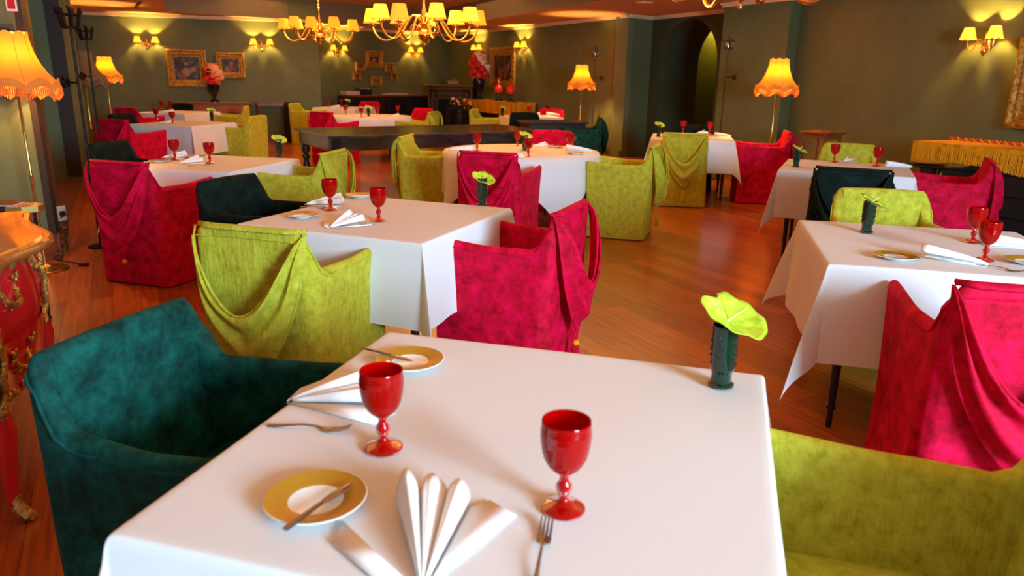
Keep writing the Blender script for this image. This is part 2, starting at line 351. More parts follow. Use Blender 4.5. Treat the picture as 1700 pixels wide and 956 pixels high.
skirt('baseboard_right_near', [(4.06, 11.25), (4.76, 8.6), (5.05, 7.2), (5.75, 3.2)], m='wall_dark')
b = MB()
for pts in (WL, [(-4.8, 18.9), (-1.95, 22.2)], [(-1.95, 22.2), (2.07, 14.46)], [(2.05, 14.44), (2.62, 14.93)], [(2.60, 14.91), (3.62, 12.93)], [(3.22, 12.2), (3.83, 11.0)], [(3.83, 11.0), (4.06, 11.25)], [(4.06, 11.25), (4.76, 8.6)], [(-5.75, 9.3), (-9.0, 15.9)]):
    run_box(b, pts[0], pts[-1], 0.05, 2.54, 2.6); run_box(b, pts[0], pts[-1], 0.09, 2.57, 2.6)
struct(b.build('trim_4', M['cornice'], smooth=False))
# ceiling with a raised tray
b = MB(); O = [(-12, -3.9), (8.9, -3.9), (8.9, 26), (-12, 26)]; T = [(-2.3, 5.0), (3.8, 6.2), (-2.0, 19.6), (-6.94, 15.5)]
for i in range(4):
    j = (i+1) % 4; b.add([(*O[i], H), (*O[j], H), (*T[j], H), (*T[i], H)], [(0, 1, 2, 3)])
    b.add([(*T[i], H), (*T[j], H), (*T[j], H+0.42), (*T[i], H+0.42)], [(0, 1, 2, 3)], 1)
b.add([(*t, H+0.42) for t in T], [(0, 1, 2, 3)], 0)
b.add([(*t, H+0.6) for t in O], [(0, 1, 2, 3)], 0)
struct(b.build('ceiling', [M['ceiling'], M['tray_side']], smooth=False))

# ------------------------------------------------------------------ chairs
def chair_path():
    hx, yb, yf, r = 0.29, -0.30, 0.26, 0.05; P = []
    n = 14
    for i in range(n): P.append((hx, yf+(yb+r-yf)*(i/n)**0.8, 'a', 1-(i/n)))
    for i in range(6):
        a = -pi/2*i/6; P.append((hx-r+r*cos(a), yb+r+r*sin(a), 'c', 0))
    for i in range(13): P.append((hx-r-(2*hx-2*r)*i/12, yb, 'b', 0))
    right = P[:20]
    left = [(-x, y, t, s) for x, y, t, s in reversed(right)]
    return P+left
def sst(a, b, x):
    t = min(1, max(0, (x-a)/(b-a))); return t*t*(3-2*t)
def make_chair(color, drape=True, seed=0):
    rnd = random.Random(seed); mt = M[color]
    root = empty('dining_chair'); tag(root, 'slipcovered armchair', 'chair')
    P = chair_path(); n = len(P); rows = []
    hgt = []
    for i, (x, y, t, s) in enumerate(P):
        dy = y+0.30
        h = 0.855-0.162*sst(0.0, 0.10, dy)+0.020*sst(0.26, 0.56, dy)
        if t == 'b': h += 0.006*cos(x/0.25*pi/2)
        hgt.append(h)
    for i, (x, y, t, s) in enumerate(P):
        a = Vector((P[max(i-1, 0)][0], P[max(i-1, 0)][1])); c = Vector((P[min(i+1, n-1)][0], P[min(i+1, n-1)][1])); d = (c-a).normalized()
        nin = Vector((-d.y, d.x))*(-1)        # inward
        if nin.dot(Vector((-x, -0.0-y))) < 0: nin = -nin
        h = hgt[i]; back = 1-sst(0, 0.3, y+0.30); arm = 1-back
        th = 0.046*arm+0.055*back
        ring = []
        def pt(off, z):
            f = z/0.855
            X = x*(1-0.115*back*f)+(1 if x > 0 else -1)*arm*(0.022*f**3-0.016*sin(pi*min(1, f)))
            Y = y-0.045*back*f+arm*(0.012*f-0.012*sin(pi*f))
            wv = 0.005*sin(i*0.9+z*5+seed)*(1-f*0.6)+0.003*sin(i*2.3-z*9+seed*2)
            if off == 0: X -= nin.x*wv; Y -= nin.y*wv
            return Vector((X+nin.x*off, Y+nin.y*off, z))
        for f in (0.012, 0.12, 0.3, 0.5, 0.68, 0.82, 0.92): ring.append(pt(0, h*f))
        for k in range(1, 7):
            aa = pi*k/7; ring.append(pt(th/2-th/2*cos(aa), h-0.030+0.030*sin(aa)))
        for z in (h-0.05, h*0.5+0.22, 0.40, 0.012): ring.append(pt(th+(0.015 if z < 0.45 else 0), z))
        rows.append(ring)
    b = MB(); m_ = len(rows[0]); vs = [p for r_ in rows for p in r_]; fs = []
    for i in range(n-1):
        for j in range(m_): fs.append((i*m_+j, i*m_+(j+1) % m_, (i+1)*m_+(j+1) % m_, (i+1)*m_+j))
    fs.append(tuple(range(m_-1, -1, -1))); fs.append(tuple((n-1)*m_+j for j in range(m_)))
    b.add(vs, fs); b.build('slipcover', mt, root, auto=60)
    # seat with skirt
    b = MB()
    def seatf(u, v):
        x = (u*2-1); y = v
        return Vector((x*0.232, -0.215+y*0.485, 0.445+0.035*(1-x**4)*(1-(2*y-1)**6)))
    b.grid(11, 11, seatf)
    b.grid(11, 5, lambda u, v: Vector(((u*2-1)*0.232, 0.268+0.004*sin(u*14), 0.445-v*0.43)))
    b.build('seat', mt, root)
    b = MB()
    for sgn in (0,):
        line = []
        for i in range(n): line.append(rows[i][6]*1.0+Vector((0, 0, 0.022))*1 + (rows[i][6]-rows[i][15])*0.02)
        b.tube(line, 0.0045, 5)
    b.build('piping', mt, root)
    if drape:
        b = MB()
        zt, zn, ztip = 0.853, 0.50+0.03*rnd.random(), 0.24; hw = 0.250
        dx = rnd.uniform(-0.03, 0.03)
        yb0 = lambda z: -0.30-0.045*z/0.855-0.006
        def neck(t):
            at_ = abs(t); k = 1-at_
            x = hw*(abs(t)**0.95)*(1 if t > 0 else -1); z = zt-(zt-zn)*(1-at_**1.75)
            return Vector((x, yb0(z)-0.014+0.034*at_**12-0.088*sin(pi/2*k)**0.7, z))
        tip = Vector((dx, yb0(ztip)-0.050, ztip))
        def outer(t):
            at_ = abs(t); x = dx*(1-at_)+(hw+0.010)*(1-(1-at_)**1.9)*(1 if t > 0 else -1)
            z = ztip+(zt-ztip)*at_**1.25
            return Vector((x, yb0(z)-0.012+0.036*at_**5-0.050*(1-at_)**0.8, z))
        def surf(u, v):
            t = u*2-1; p = neck(t).lerp(outer(t), v); e_ = (1-abs(t)**4)
            p.y -= e_*(0.024*sin(v*12.0+0.7)*(1-0.5*v)+0.020*sin(pi*v))
            p.y -= 0.010*sin(t*9+seed)*sin(pi*v)
            p.x += 0.006*sin(v*9+t*5)*e_
            return p
        b.grid(41, 18, surf)
        b.tube([neck(i/32*2-1)+Vector((0, -0.002, 0.0)) for i in range(1, 32)], 0.0065, 6)
        # flap over the top of the back
        b.grid(9, 5, lambda u, v: Vector(((u*2-1)*(0.246+0.004*(1-v)), (-0.355+0.034*abs(2*u-1)**10)*(1-v)-0.298*v, 0.856+0.014*sin(pi*v)-0.004*(1-v))))
        dr = b.build('drape', mt, root, solid=0.005, auto=70)
        b = MB(); b.tube([tip+Vector((0, 0.004, 0.01)), tip+Vector((0, -0.004, -0.045))], 0.003, 5)
        b.lathe([(0.004, 0), (0.014, -0.006), (0.017, -0.018), (0.011, -0.027)], 10, tip+Vector((0, -0.004, -0.04)), k=1)
        b.lathe([(0.011, -0.027), (0.017, -0.04), (0.023, -0.09), (0.024, -0.105), (0.002, -0.10)], 24, tip+Vector((0, -0.004, -0.04)), k=2, mod=lambda a, z: 1+0.10*(1 if int(a*24/(2*pi)+.5) % 2 else -1))
        b.build('tassel', [mt, M['gold_cord'], mt], dr, smooth=False)
    return root
CH = {(c, d): make_chair(c, d, i*3+j) for i, c in enumerate(('teal', 'magenta', 'olive', 'green')) for j, d in enumerate((True, False))}
def chair(mid, face_deg, color, drape, label, group=None):
    """mid: middle of the top edge of the back (world x, y); face_deg: direction the sitter looks"""
    a = radians(face_deg); d = Vector((cos(a), sin(a)))
    p = Vector(mid[:2])+d*0.335
    return place(CH[(color, drape)], (p.x, p.y, 0), a-pi/2, label, group)

# ------------------------------------------------------------------ tables and cloths
def turned_leg(b, x, y, h=0.72, s=1.0):
    b.lathe([(0.012*s, 0), (0.014*s, 0.02), (0.013*s, 0.085), (0.021*s, 0.09), (0.021*s, 0.105), (0.015*s, 0.11), (0.017*s, 0.13), (0.025*s, h-0.16), (0.030*s, h-0.12), (0.022*s, h-0.11), (0.03*s, h-0.09), (0.03*s, h)], 12, (x, y, 0))
def make_table(s, round_=False):
    root = empty('dining_table'); tag(root, 'table', 'table')
    b = MB()
    if round_: b.lathe([(s/2-0.02, 0.715), (s/2-.01, 0.72), (s/2-.01, 0.738), (0.001, 0.738)], 48)
    else: b.box(-s/2+.02, s/2-.02, -s/2+.02, s/2-.02, 0.712, 0.738)
    b.build('tabletop', M['black_wood'], root, smooth=False)
    b = MB(); q = s/2-0.10 if not round_ else s/2*0.62
    for (x0, x1, y0, y1) in ((-q, q, -q-.01, -q+.01), (-q, q, q-.01, q+.01), (-q-.01, -q+.01, -q, q), (q-.01, q+.01, -q, q)): b.box(x0, x1, y0, y1, 0.63, 0.714)
    b.build('apron', M['black_wood'], root, smooth=False)
    for sx in (-1, 1):
        for sy in (-1, 1):
            b = MB(); turned_leg(b, sx*q, sy*q, 0.712); b.build('leg', M['black_wood'], root)
    return root
def cloth_square(s, L_, seed=0):
    """square cloth of side L_ over a square top of side s"""
    rnd = random.Random(seed); h = s/2+0.004; E = L_/2; ov = E-h; zt = 0.748; b = MB()
    ph = [rnd.uniform(0, 6) for _ in range(8)]; ck = [rnd.uniform(0.20, 0.30) for _ in range(4)]; amp = rnd.uniform(0.6, 1.1)
    inner = [-h]+[-h+0.012+2*(h-0.012)*i/14 for i in range(15)]+[h]
    outs = [0.007, 0.018]+[0.018+(ov-0.018)*(j/12) for j in range(1, 13)]
    cs = [-h-o for o in reversed(outs)]+inner+[h+o for o in outs]
    nn = len(cs)
    def P(s_, t_):
        qx = min(h, max(-h, s_)); qy = min(h, max(-h, t_)); dx = s_-qx; dy = t_-qy
        ex, ey = abs(dx), abs(dy)
        if ex < 1e-9 and ey < 1e-9:
            return Vector((s_, t_, zt+0.0012*sin(s_*9+ph[0])*sin(t_*7+ph[1])))
        rr = 0.006
        if ex < 1e-9 or ey < 1e-9:
            d = max(ex, ey); side = 0 if dy < 0 else 1 if dx > 0 else 2 if dy > 0 else 3
            u = (qx if side in (0, 2) else qy)
            edge = 1-abs(u/h)**4
            f = d/ov
            out = 0.006*min(1, d/0.02)+0.020*f+amp*f*(0.016*sin(u*8+ph[side])+0.012*sin(u*17+ph[side+4]))*edge
            sh = 0.006*f*sin(u*9+ph[side])
            z = zt-d*0.992 if d > rr else zt-d*d/(2*rr)
            if side == 0: return Vector((qx+sh, -h-out, z))
            if side == 2: return Vector((qx+sh, h+out, z))
            if side == 1: return Vector((h+out, qy+sh, z))
            return Vector((-h-out, qy+sh, z))
        d = sqrt(ex*ex+ey*ey); phi = atan2(ey, ex)  # 0: along x side
        ci = (0 if dx < 0 else 1)+(0 if dy < 0 else 2); k = ck[ci]
        lobe = max(0, sin(phi*2))**2.2
        f = min(1, d/ov)
        r = 0.006*min(1, d/0.02)+0.020*f+k*d*lobe
        th = pi/4+(phi-pi/4)*(1.0-0.75*lobe)
        ox, oy = cos(th)*r, sin(th)*r
        # blend the ends to the side offsets
        drop = sqrt(max(1e-6, d*d-(k*d*lobe)**2))*0.992
        z = zt-drop if d > rr else zt-d*d/(2*rr)
        return Vector((qx+ox*(1 if dx > 0 else -1), qy+oy*(1 if dy > 0 else -1), z))
    vs = [P(a, c) for a in cs for c in cs]
    fs = [(i*nn+j, (i+1)*nn+j, (i+1)*nn+j+1, i*nn+j+1) for i in range(nn-1) for j in range(nn-1)]
    b.add(vs, fs); o = b.build('tablecloth', M['cloth'], auto=75); sb = o.modifiers.new('u', 'SUBSURF'); sb.levels = 1; sb.render_levels = 1; return o
def cloth_round(R, L_, seed=0):
    rnd = random.Random(seed); b = MB(); E = L_/2; zt = 0.75; n = 160; p0 = rnd.uniform(0, 6)
    rad = [0.02, 0.3*R, 0.7*R, R]
    def fn(u, v):
        a = 2*pi*u; D = E/max(abs(cos(a)), abs(sin(a)))-R
        j = v*13
        if j <= 3: r = rad[int(round(j))]; return Vector((r*cos(a), r*sin(a), zt))
        f = (j-3)/10; d = D*f
        rip = (0.020+0.060*d)*f*(sin(a*11+p0)+0.5*sin(a*17+2*p0)+0.4*sin(a*5))
        r = R+0.012+0.07*d+rip*0.55
        return Vector((r*cos(a), r*sin(a), zt-max(0, d*0.985)+0.0))
    b.grid(n, 14, fn, closeu=True); return b.build('tablecloth', M['cloth'], auto=75)
TS = 0.984
TP = {'T1': (0.000, 1.347, -15.8), 'T2': (-0.668, 3.767, -22.0), 'T3': (1.872, 3.231, -14.0), 'T4': (-2.451, 6.000, -13.0), 'T5': (2.851, 6.404, -24.0),
      'T6': (2.28, 9.68, -12.0), 'T7': (-4.72, 10.75, -14.0), 'T8': (-6.15, 13.85, -14.0), 'T10': (-3.85, 17.1, -14.0), 'T11': (0.30, 14.4, 12.0)}
PHR = {'T1': 'the nearest square table', 'T2': 'the second square table, middle left', 'T3': 'the square table at the right edge', 'T4': 'the square table behind the draped red chair at left',
       'T5': 'the square table in front of the gold-draped chest', 'T6': 'the square table before the arch', 'T7': 'the second farthest square table on the left',
       'T8': 'the farthest square table on the left', 'T10': 'the square table before the long dark bar', 'T11': 'the small far table before the golden console', 'T12': 'the round table in the middle', 'T9': 'the round table beyond the long black table'}
CL = {'T1': 'white tablecloth on the nearest square table, cut by the bottom of the picture', 'T2': 'white tablecloth on the second square table, with a deep pointed corner fold', 'T3': 'white tablecloth on the right edge table, bluish front and tan left side',
      'T4': 'white tablecloth behind the draped red chair at left', 'T5': 'white tablecloth with a long corner, beside the black-green chair at right', 'T6': 'white tablecloth before the arch, between olive and dark red chairs',
      'T7': 'white tablecloth on the second farthest table at left', 'T8': 'peach-lit tablecloth on the farthest table at left', 'T10': 'orange-lit tablecloth before the long dark bar', 'T11': 'small white tablecloth before the golden console', 'T12': 'round-draped white tablecloth with hanging points in the middle of the room', 'T9': 'pale round-draped tablecloth beyond the long black table'}
sq = make_table(1.0)
for i, (k, (x, y, r_)) in enumerate(TP.items()):
    place(sq, (x, y, 0), radians(r_), 'black-legged table under the cloth of '+PHR[k], 'square black-legged tables')
    c = cloth_square(1.0, 1.80 if k != 'T3' else 1.84, seed=i+3); c.location = (x, y, 0); c.rotation_euler = (0, 0, radians(r_)); tag(c, CL[k], 'tablecloth', 'white tablecloths')
rt_ = make_table(1.5, True)
for k, (x, y), L_, rr_ in (('T12', (0.07, 7.42), 2.02, -18), ('T9', (-2.62, 13.5), 2.05, 30)):
    TP[k] = (x, y, 0)
    place(rt_, (x, y, 0), radians(20), 'black-legged round table under the cloth of '+PHR[k], 'round tables')
    c = cloth_round(0.765, L_, 4 if k == 'T12' else 9); c.location = (x, y, 0); c.rotation_euler = (0, 0, radians(rr_)); tag(c, CL[k], 'tablecloth', 'white tablecloths')

# ------------------------------------------------------------------ place the chairs
A = at
def midp(p, q, z=0.85): return (A(*p, z)+A(*q, z))/2
chair(midp((30, 595), (310, 490)), -17, 'teal', False, 'dark teal velvet armchair in the near left, at the left side of the nearest table', 'slipcovered armchairs')
chair(midp((335, 376), (490, 389)), 73, 'olive', True, 'olive armchair with a big draped back, just behind the teal armchair', 'slipcovered armchairs')
chair(midp((145, 268), (243, 275)), 72, 'magenta', True, 'bright red velvet armchair with draped back and hanging tassel at far left', 'slipcovered armchairs')
chair(midp((321, 302), (425, 288)), -22, 'green', False, 'black-green velvet armchair at the left side of the second table', 'slipcovered armchairs')
chair(midp((531, 259), (580, 248)), 170, 'olive', True, 'olive armchair with its draped back turned, right of the table behind the red chair', 'slipcovered armchairs')
chair(midp((648, 232), (691, 223)), -8, 'olive', True, 'olive armchair at the left side of the middle round table', 'slipcovered armchairs')
chair(midp((760, 253), (858, 258)), 72, 'magenta', True, 'magenta armchair with V-draped back in front of the middle round table', 'slipcovered armchairs')
chair((1.33, 6.98), 162, 'olive', True, 'olive armchair with side drape and tassel right of the middle round table', 'slipcovered armchairs')
chair(midp((1098, 222), (1178, 224)), 80, 'olive', True, 'olive armchair with V-draped back and tassel before the table by the arch', 'slipcovered armchairs')
chair((3.37, 9.25), 170, 'magenta', True, 'dark red armchair right of the table by the arch, below the floor lamp', 'slipcovered armchairs')
chair((3.85, 6.02), 154, 'magenta', True, 'magenta armchair at the right end of the table before the gold-draped chest', 'slipcovered armchairs')
chair(midp((1357, 279), (1478, 287)), 64, 'green', True, 'black-green armchair with draped back before the right rear table', 'slipcovered armchairs')
chair(midp((1392, 312), (1536, 318)), -102, 'olive', False, 'olive armchair facing the camera behind the table at the right edge', 'slipcovered armchairs')
chair(midp((1368, 237), (1455, 241)), -113, 'olive', False, 'pale olive armchair facing the camera behind the right rear table', 'slipcovered armchairs')
chair((1.60, 2.12), 76, 'magenta', True, 'big magenta velvet armchair with draped back at the right edge of the picture', 'slipcovered armchairs')
chair((1.02, 1.06), 164, 'olive', False, 'large olive armchair in the bottom right corner at the nearest table', 'slipcovered armchairs')
chair((0.285, 3.46), 158, 'magenta', True, 'magenta velvet armchair with draped side and tassel at the right side of the second table', 'slipcovered armchairs')
chair(midp((138, 242), (212, 231)), -13, 'green', False, 'black-green armchair behind the draped red chair at far left', 'slipcovered armchairs')
chair(midp((158, 199), (212, 201)), 73, 'magenta', True, 'crimson armchair with draped back before the second farthest left table', 'slipcovered armchairs')
chair((-3.75, 11.05), 168, 'olive', False, 'olive armchair at the right of the second farthest left table', 'slipcovered armchairs')
chair((-5.05, 14.3), 190, 'olive', False, 'olive armchair before the carved desk, right of the farthest left table', 'slipcovered armchairs')
chair(midp((172, 190), (225, 188)), -14, 'green', False, 'black-green armchair at the left of the second farthest left table', 'slipcovered armchairs')
chair((-6.62, 12.85), 74, 'magenta', False, 'small red armchair before the farthest left table', 'slipcovered armchairs')
chair((-6.55, 14.95), -104, 'green', False, 'black-green armchair behind the farthest left table, near the back wall', 'slipcovered armchairs')
chair((-4.75, 16.35), -14, 'olive', False, 'tan olive armchair left of the table before the dark bar', 'slipcovered armchairs')
chair((-3.15, 12.28), 62, 'magenta', True, 'red armchair with draped back behind the left end of the long black table', 'slipcovered armchairs')
chair((-3.45, 18.05), -104, 'magenta', False, 'dark red armchair against the middle of the long dark bar', 'slipcovered armchairs')
chair((-1.75, 14.6), -125, 'magenta', False, 'dark red armchair behind the right of the far round table', 'slipcovered armchairs')
chair((-1.38, 13.0), 165, 'olive', True, 'yellow olive armchair with draped back right of the far round table', 'slipcovered armchairs')
chair((-0.80, 14.6), -15, 'olive', False, 'olive armchair left of the small far table before the golden console', 'slipcovered armchairs')
chair((0.73, 15.3), -100, 'magenta', False, 'red armchair behind the small far table, against the brown wall', 'slipcovered armchairs')
chair(midp((885, 216), (950, 218)), -104, 'magenta', False, 'dark red armchair behind the middle round table', 'slipcovered armchairs')
chair((2.50, 10.6), -102, 'green', False, 'dark green armchair behind the table by the arch', 'slipcovered armchairs')
chair((1.36, 11.9), 180, 'teal', True, 'dark teal armchair standing by the far floor lamp', 'slipcovered armchairs')
chair((0.17, 13.55), 85, 'green', False, 'black-green armchair in front of the small far table', 'slipcovered armchairs')

# ------------------------------------------------------------------ tableware
def make_goblet():
    b = MB(); b.open_top = True
    prof = [(0.0365, 0.0), (0.037, 0.003), (0.034, 0.006), (0.024, 0.010), (0.013, 0.015), (0.009, 0.022), (0.0085, 0.028), (0.0115, 0.033), (0.014, 0.039), (0.014, 0.045), (0.0105, 0.051), (0.0085, 0.056), (0.008, 0.063), (0.016, 0.070)]
    b.lathe(prof, 32)
    bowl = [(0.016, 0.070), (0.024, 0.077), (0.030, 0.086), (0.035, 0.097), (0.038, 0.109), (0.040, 0.121), (0.041, 0.134), (0.041, 0.147), (0.0405, 0.157)]
    fine = []
    for (r, z), (r2, z2) in zip(bowl[:-1], bowl[1:]):
        for q in range(3): fine.append((r+(r2-r)*q/3, z+(z2-z)*q/3))
    fine += [(0.0405, 0.157), (0.041, 0.160), (0.040, 0.162), (0.0385, 0.161), (0.038, 0.150), (0.038, 0.134), (0.036, 0.115), (0.031, 0.095), (0.022, 0.082), (0.0001, 0.077)]
    b.lathe(fine, 48, mod=lambda a, z: 1+0.035*sin(a*12+z*420)*sin(a*12-z*420) if 0.078 < z < 0.150 else 1)
    o = b.build('goblet', M['red_glass'], auto=50); return tag(o, 'x', 'goblet')
goblet = make_goblet()
def make_vase():
    b = MB(); b.open_top = True
    b.lathe([(0.026, 0), (0.030, 0.003), (0.030, 0.008), (0.024, 0.012)], 32)
    b.lathe([(0.023, 0.012), (0.0225, 0.03), (0.0245, 0.040)], 48, mod=lambda a, z: 1+0.03*sin(a*16))
    b.lathe([(0.0245, 0.040), (0.028, 0.044), (0.0285, 0.05), (0.0285, 0.085), (0.0295, 0.12), (0.0310, 0.150), (0.0295, 0.151), (0.028, 0.12), (0.026, 0.05), (0.0001, 0.045)], 32)
    for q in range(5):
        for i in range(9):
            t = pi*i/8; a = 2*pi*q/5+0.42*cos(t); z = 0.062+0.05*sin(t)*(1 if i else 1)
            if i in (0, 8): z = 0.060
            b.ball((0.0297*cos(a), 0.0297*sin(a), z), 0.0026, 6, 4)
        for z in (0.075, 0.088, 0.126):
            a = 2*pi*q/5; b.ball((0.030*cos(a), 0.030*sin(a), z), 0.0028, 6, 4)
    return tag(b.build('bud_vase', M['green_glass'], auto=50), 'x', 'vase')
vase = make_vase()
def make_bloom():
    root = empty('anthurium'); tag(root, 'x', 'flower')
    b = MB()
    def sp(u, v):
        a = 2*pi*u; r = v
        # heart outline: notch at a=pi
        R_ = 0.066*(1+0.14*cos(a))*(1-0.50*exp(-((a-pi)/0.36)**2))
        x = R_*r*cos(a)*1.15+0.006; y = R_*r*sin(a)*1.12
        z = 0.030*r*r*(abs(sin(a)))**1.4-0.034*(r*cos(a)) + 0.010*cos(2*a)*r*r + 0.003*sin(9*a)*r*r + 0.008*r
        return Vector((x, y, z+0.160))
    b.grid(48, 9, sp, closeu=True)
    b.build('spathe', M['spathe'], root, solid=0.0018, auto=80)
    b = MB(); b.tube([(0.0, 0, 0.160), (0.010, 0.004, 0.172), (0.024, 0.008, 0.186), (0.036, 0.012, 0.196), (0.040, 0.013, 0.199)], lambda t: 0.0042*(1-0.5*t), 8); b.build('spadix', M['spadix'], root)
    b = MB(); b.tube([(0.012, 0.004, 0.05), (0.006, 0.0, 0.10), (-0.002, -0.002, 0.14), (0.0, 0, 0.161)], 0.0026, 6); b.build('stem', M['spathe'], root)
    return root
bloom = make_bloom()
def make_plate():
    b = MB(); b.open_top = True; b.open_bottom = True
    b.lathe([(0.045, 0.0), (0.048, 0.004), (0.070, 0.009), (0.084, 0.014)], 48)
    b.lathe([(0.084, 0.014), (0.085, 0.0155), (0.083, 0.0165)], 48)
    b.open_top = True
    b.lathe([(0.0001, 0.0072), (0.044, 0.0072), (0.0455, 0.0080)], 48)
    b.lathe([(0.0455, 0.0080), (0.060, 0.0110), (0.083, 0.0165)], 48, k=1)
    return tag(b.build('bread_plate', [M['porcelain'], M['gold_rim']], auto=30), 'x', 'plate')
plate = make_plate()
def ribbon(b, pts, th):
    """pts: (x, halfwidth, z) along x"""
    vs = []
    for x, w_, z in pts: vs += [(x, -w_, z), (x, w_, z), (x, w_*0.7, z+th), (x, -w_*0.7, z+th)]
    fs = [(0, 1, 2, 3), tuple(len(vs)-4+i for i in (3, 2, 1, 0))]
    for i in range(len(pts)-1):
        for j in range(4): fs.append((i*4+j, i*4+(j+1) % 4, i*4+4+(j+1) % 4, i*4+4+j))
    b.add(vs, fs)
def make_knife():
    b = MB(); ribbon(b, [(-0.085, 0.002, 0), (-0.083, 0.0055, 0), (-0.06, 0.0055, 0), (-0.01, 0.0035, 0.001), (0.0, 0.003, 0.001)], 0.004); b.build
    ribbon(b, [(0.0, 0.004, 0.001), (0.008, 0.008, 0.001), (0.035, 0.010, 0.0005), (0.06, 0.008, 0.0), (0.072, 0.002, 0.0)], 0.0016)
    return tag(b.build('butter_knife', M['steel'], smooth=True), 'x', 'knife')
knife = make_knife()
def make_fork():
    b = MB()
    ribbon(b, [(-0.085, 0.002, 0.0), (-0.083, 0.006, 0.0), (-0.065, 0.0062, 0.0005), (-0.045, 0.004, 0.003), (-0.01, 0.0025, 0.007), (0.02, 0.0025, 0.006), (0.03, 0.005, 0.003), (0.036, 0.0105, 0.0008), (0.052, 0.0115, 0.0005)], 0.0025)
    for q in range(4):
        y = -0.0088+q*0.00587
        vs = []; pts = [(0.050, 0.0018, 0.0005), (0.070, 0.0016, 0.003), (0.086, 0.0013, 0.0085), (0.092, 0.0006, 0.011)]
        for x, w_, z in pts: vs += [(x, y-w_, z), (x, y+w_, z), (x, y+w_, z+0.002), (x, y-w_, z+0.002)]
        fs = [(0, 1, 2, 3), (15, 14, 13, 12)]
        for i in range(3):
            for j in range(4): fs.append((i*4+j, i*4+(j+1) % 4, i*4+4+(j+1) % 4, i*4+4+j))
        b.add(vs, fs)
    return tag(b.build('fork', M['steel'], smooth=True), 'x', 'fork')
fork = make_fork()
def make_napkin(kind=0):
    b = MB(); root = None
    # pleated fan spreading along +x from a gathered foot at the origin
    Np = 3; a0, a1 = radians(-15), radians(17)
    nu = Np*10+1
    def fan(u, v):
        a = a0+(a1-a0)*u; w_ = abs(sin(pi*u*Np)); r = 0.012+v*(0.225-0.022*abs(2*u-1))
        z = 0.003+(0.006+0.048*v**0.8)*(w_**0.75)*(0.75+0.25*sin(3+u*5))+0.010*v
        rr = r*(1-0.05*w_*v)
        return Vector((rr*cos(a), rr*sin(a)*1.0, z))
    b.grid(nu, 10, fan)
    # flat folded wings lying on the cloth
    b.add([(0.0, -0.004, 0.002), (0.175, -0.125, 0.002), (0.215, -0.085, 0.003), (0.19, -0.055, 0.006)], [(0, 1, 2, 3)])
    b.add([(0.0, 0.004, 0.002), (0.16, 0.135, 0.002), (0.10, 0.135, 0.004), (0.02, 0.06, 0.004)], [(0, 1, 2, 3)])
    return tag(b.build('napkin', M['napkin'], solid=0.0025, auto=70), 'x', 'napkin')
napkin = make_napkin()
def make_roll_napkin():
    b = MB()
    def fn(u, v):
        a = -0.2+2*pi*0.78*v; r = 0.006+0.022*u**0.7; x = -0.12+0.24*u
        return Vector((x, r*cos(a)-0.0, 0.002+r+r*sin(a)*1.0))
    b.grid(10, 14, fn)
    b.add([(-0.12, -0.006, 0.001), (0.11, -0.045, 0.001), (0.125, 0.02, 0.001), (-0.11, 0.008, 0.001)], [(0, 1, 2, 3)])
    b.add([(-0.10, 0.0, 0.008), (0.09, -0.05, 0.010), (0.10, -0.015, 0.030), (-0.09, 0.008, 0.014)], [(0, 1, 2, 3)])
    return tag(b.build('napkin', M['napkin'], solid=0.0025, auto=70), 'x', 'napkin')
napkin2 = make_roll_napkin()
ZC = 0.7505
def put(proto, px, py, deg, label, group, dz=0.0, scale=None):
    p = A(px, py, ZC); return place(proto, (p.x, p.y, ZC+dz), radians(deg), label, group, None, scale)
G = 'red glass goblets'
for px, py, lab in [
    (637, 743, 'red goblet on the nearest table, left one, in front of the white fan napkin'), (935, 844, 'red goblet on the nearest table, right one, nearest the camera'),
    (549, 348, 'left red goblet on the second table, half before a napkin'), (629, 366, 'right red goblet on the second table'),
    (1614, 402, 'rear red goblet on the right edge table'), (1634, 432, 'front red goblet on the right edge table, beside the fork'),
    (291, 265, 'left red goblet on the table behind the draped red chair'), (349, 271, 'right red goblet on the table behind the draped red chair'),
    (1384, 269, 'left red goblet on the right rear table'), (1455, 276, 'right red goblet on the right rear table'),
    (1134, 221, 'left red goblet on the table before the arch'), (1178, 223, 'right red goblet on the table before the arch'),
    (792, 250, 'leftmost red goblet on the middle round table'), (859, 242, 'rear red goblet on the middle round table, beside the vase'), (877, 260, 'front red goblet on the middle round table'), (946, 249, 'rightmost red goblet on the middle round table'),
    (260, 198, 'left red goblet on the second farthest left table'), (287, 205, 'right red goblet on the second farthest left table'),
    (269, 181, 'left red goblet on the farthest left table'), (284, 182, 'right red goblet on the farthest left table'),
    (574, 190, 'red goblet at the left of the far round table'), (600, 195, 'red goblet at the front of the far round table'), (628, 190, 'red goblet beside the vase on the far round table'), (661, 190, 'red goblet at the right of the far round table'),
    (546, 177, 'left red goblet on the table before the dark bar'), (567, 176, 'right red goblet on the table before the dark bar'),
    (878, 191, 'left red goblet on the small far table'), (909, 187, 'right red goblet on the small far table')]:
    put(goblet, px, py, px*1.7, lab, G)
Gv, Gb = 'green glass bud vases', 'green anthurium blooms'
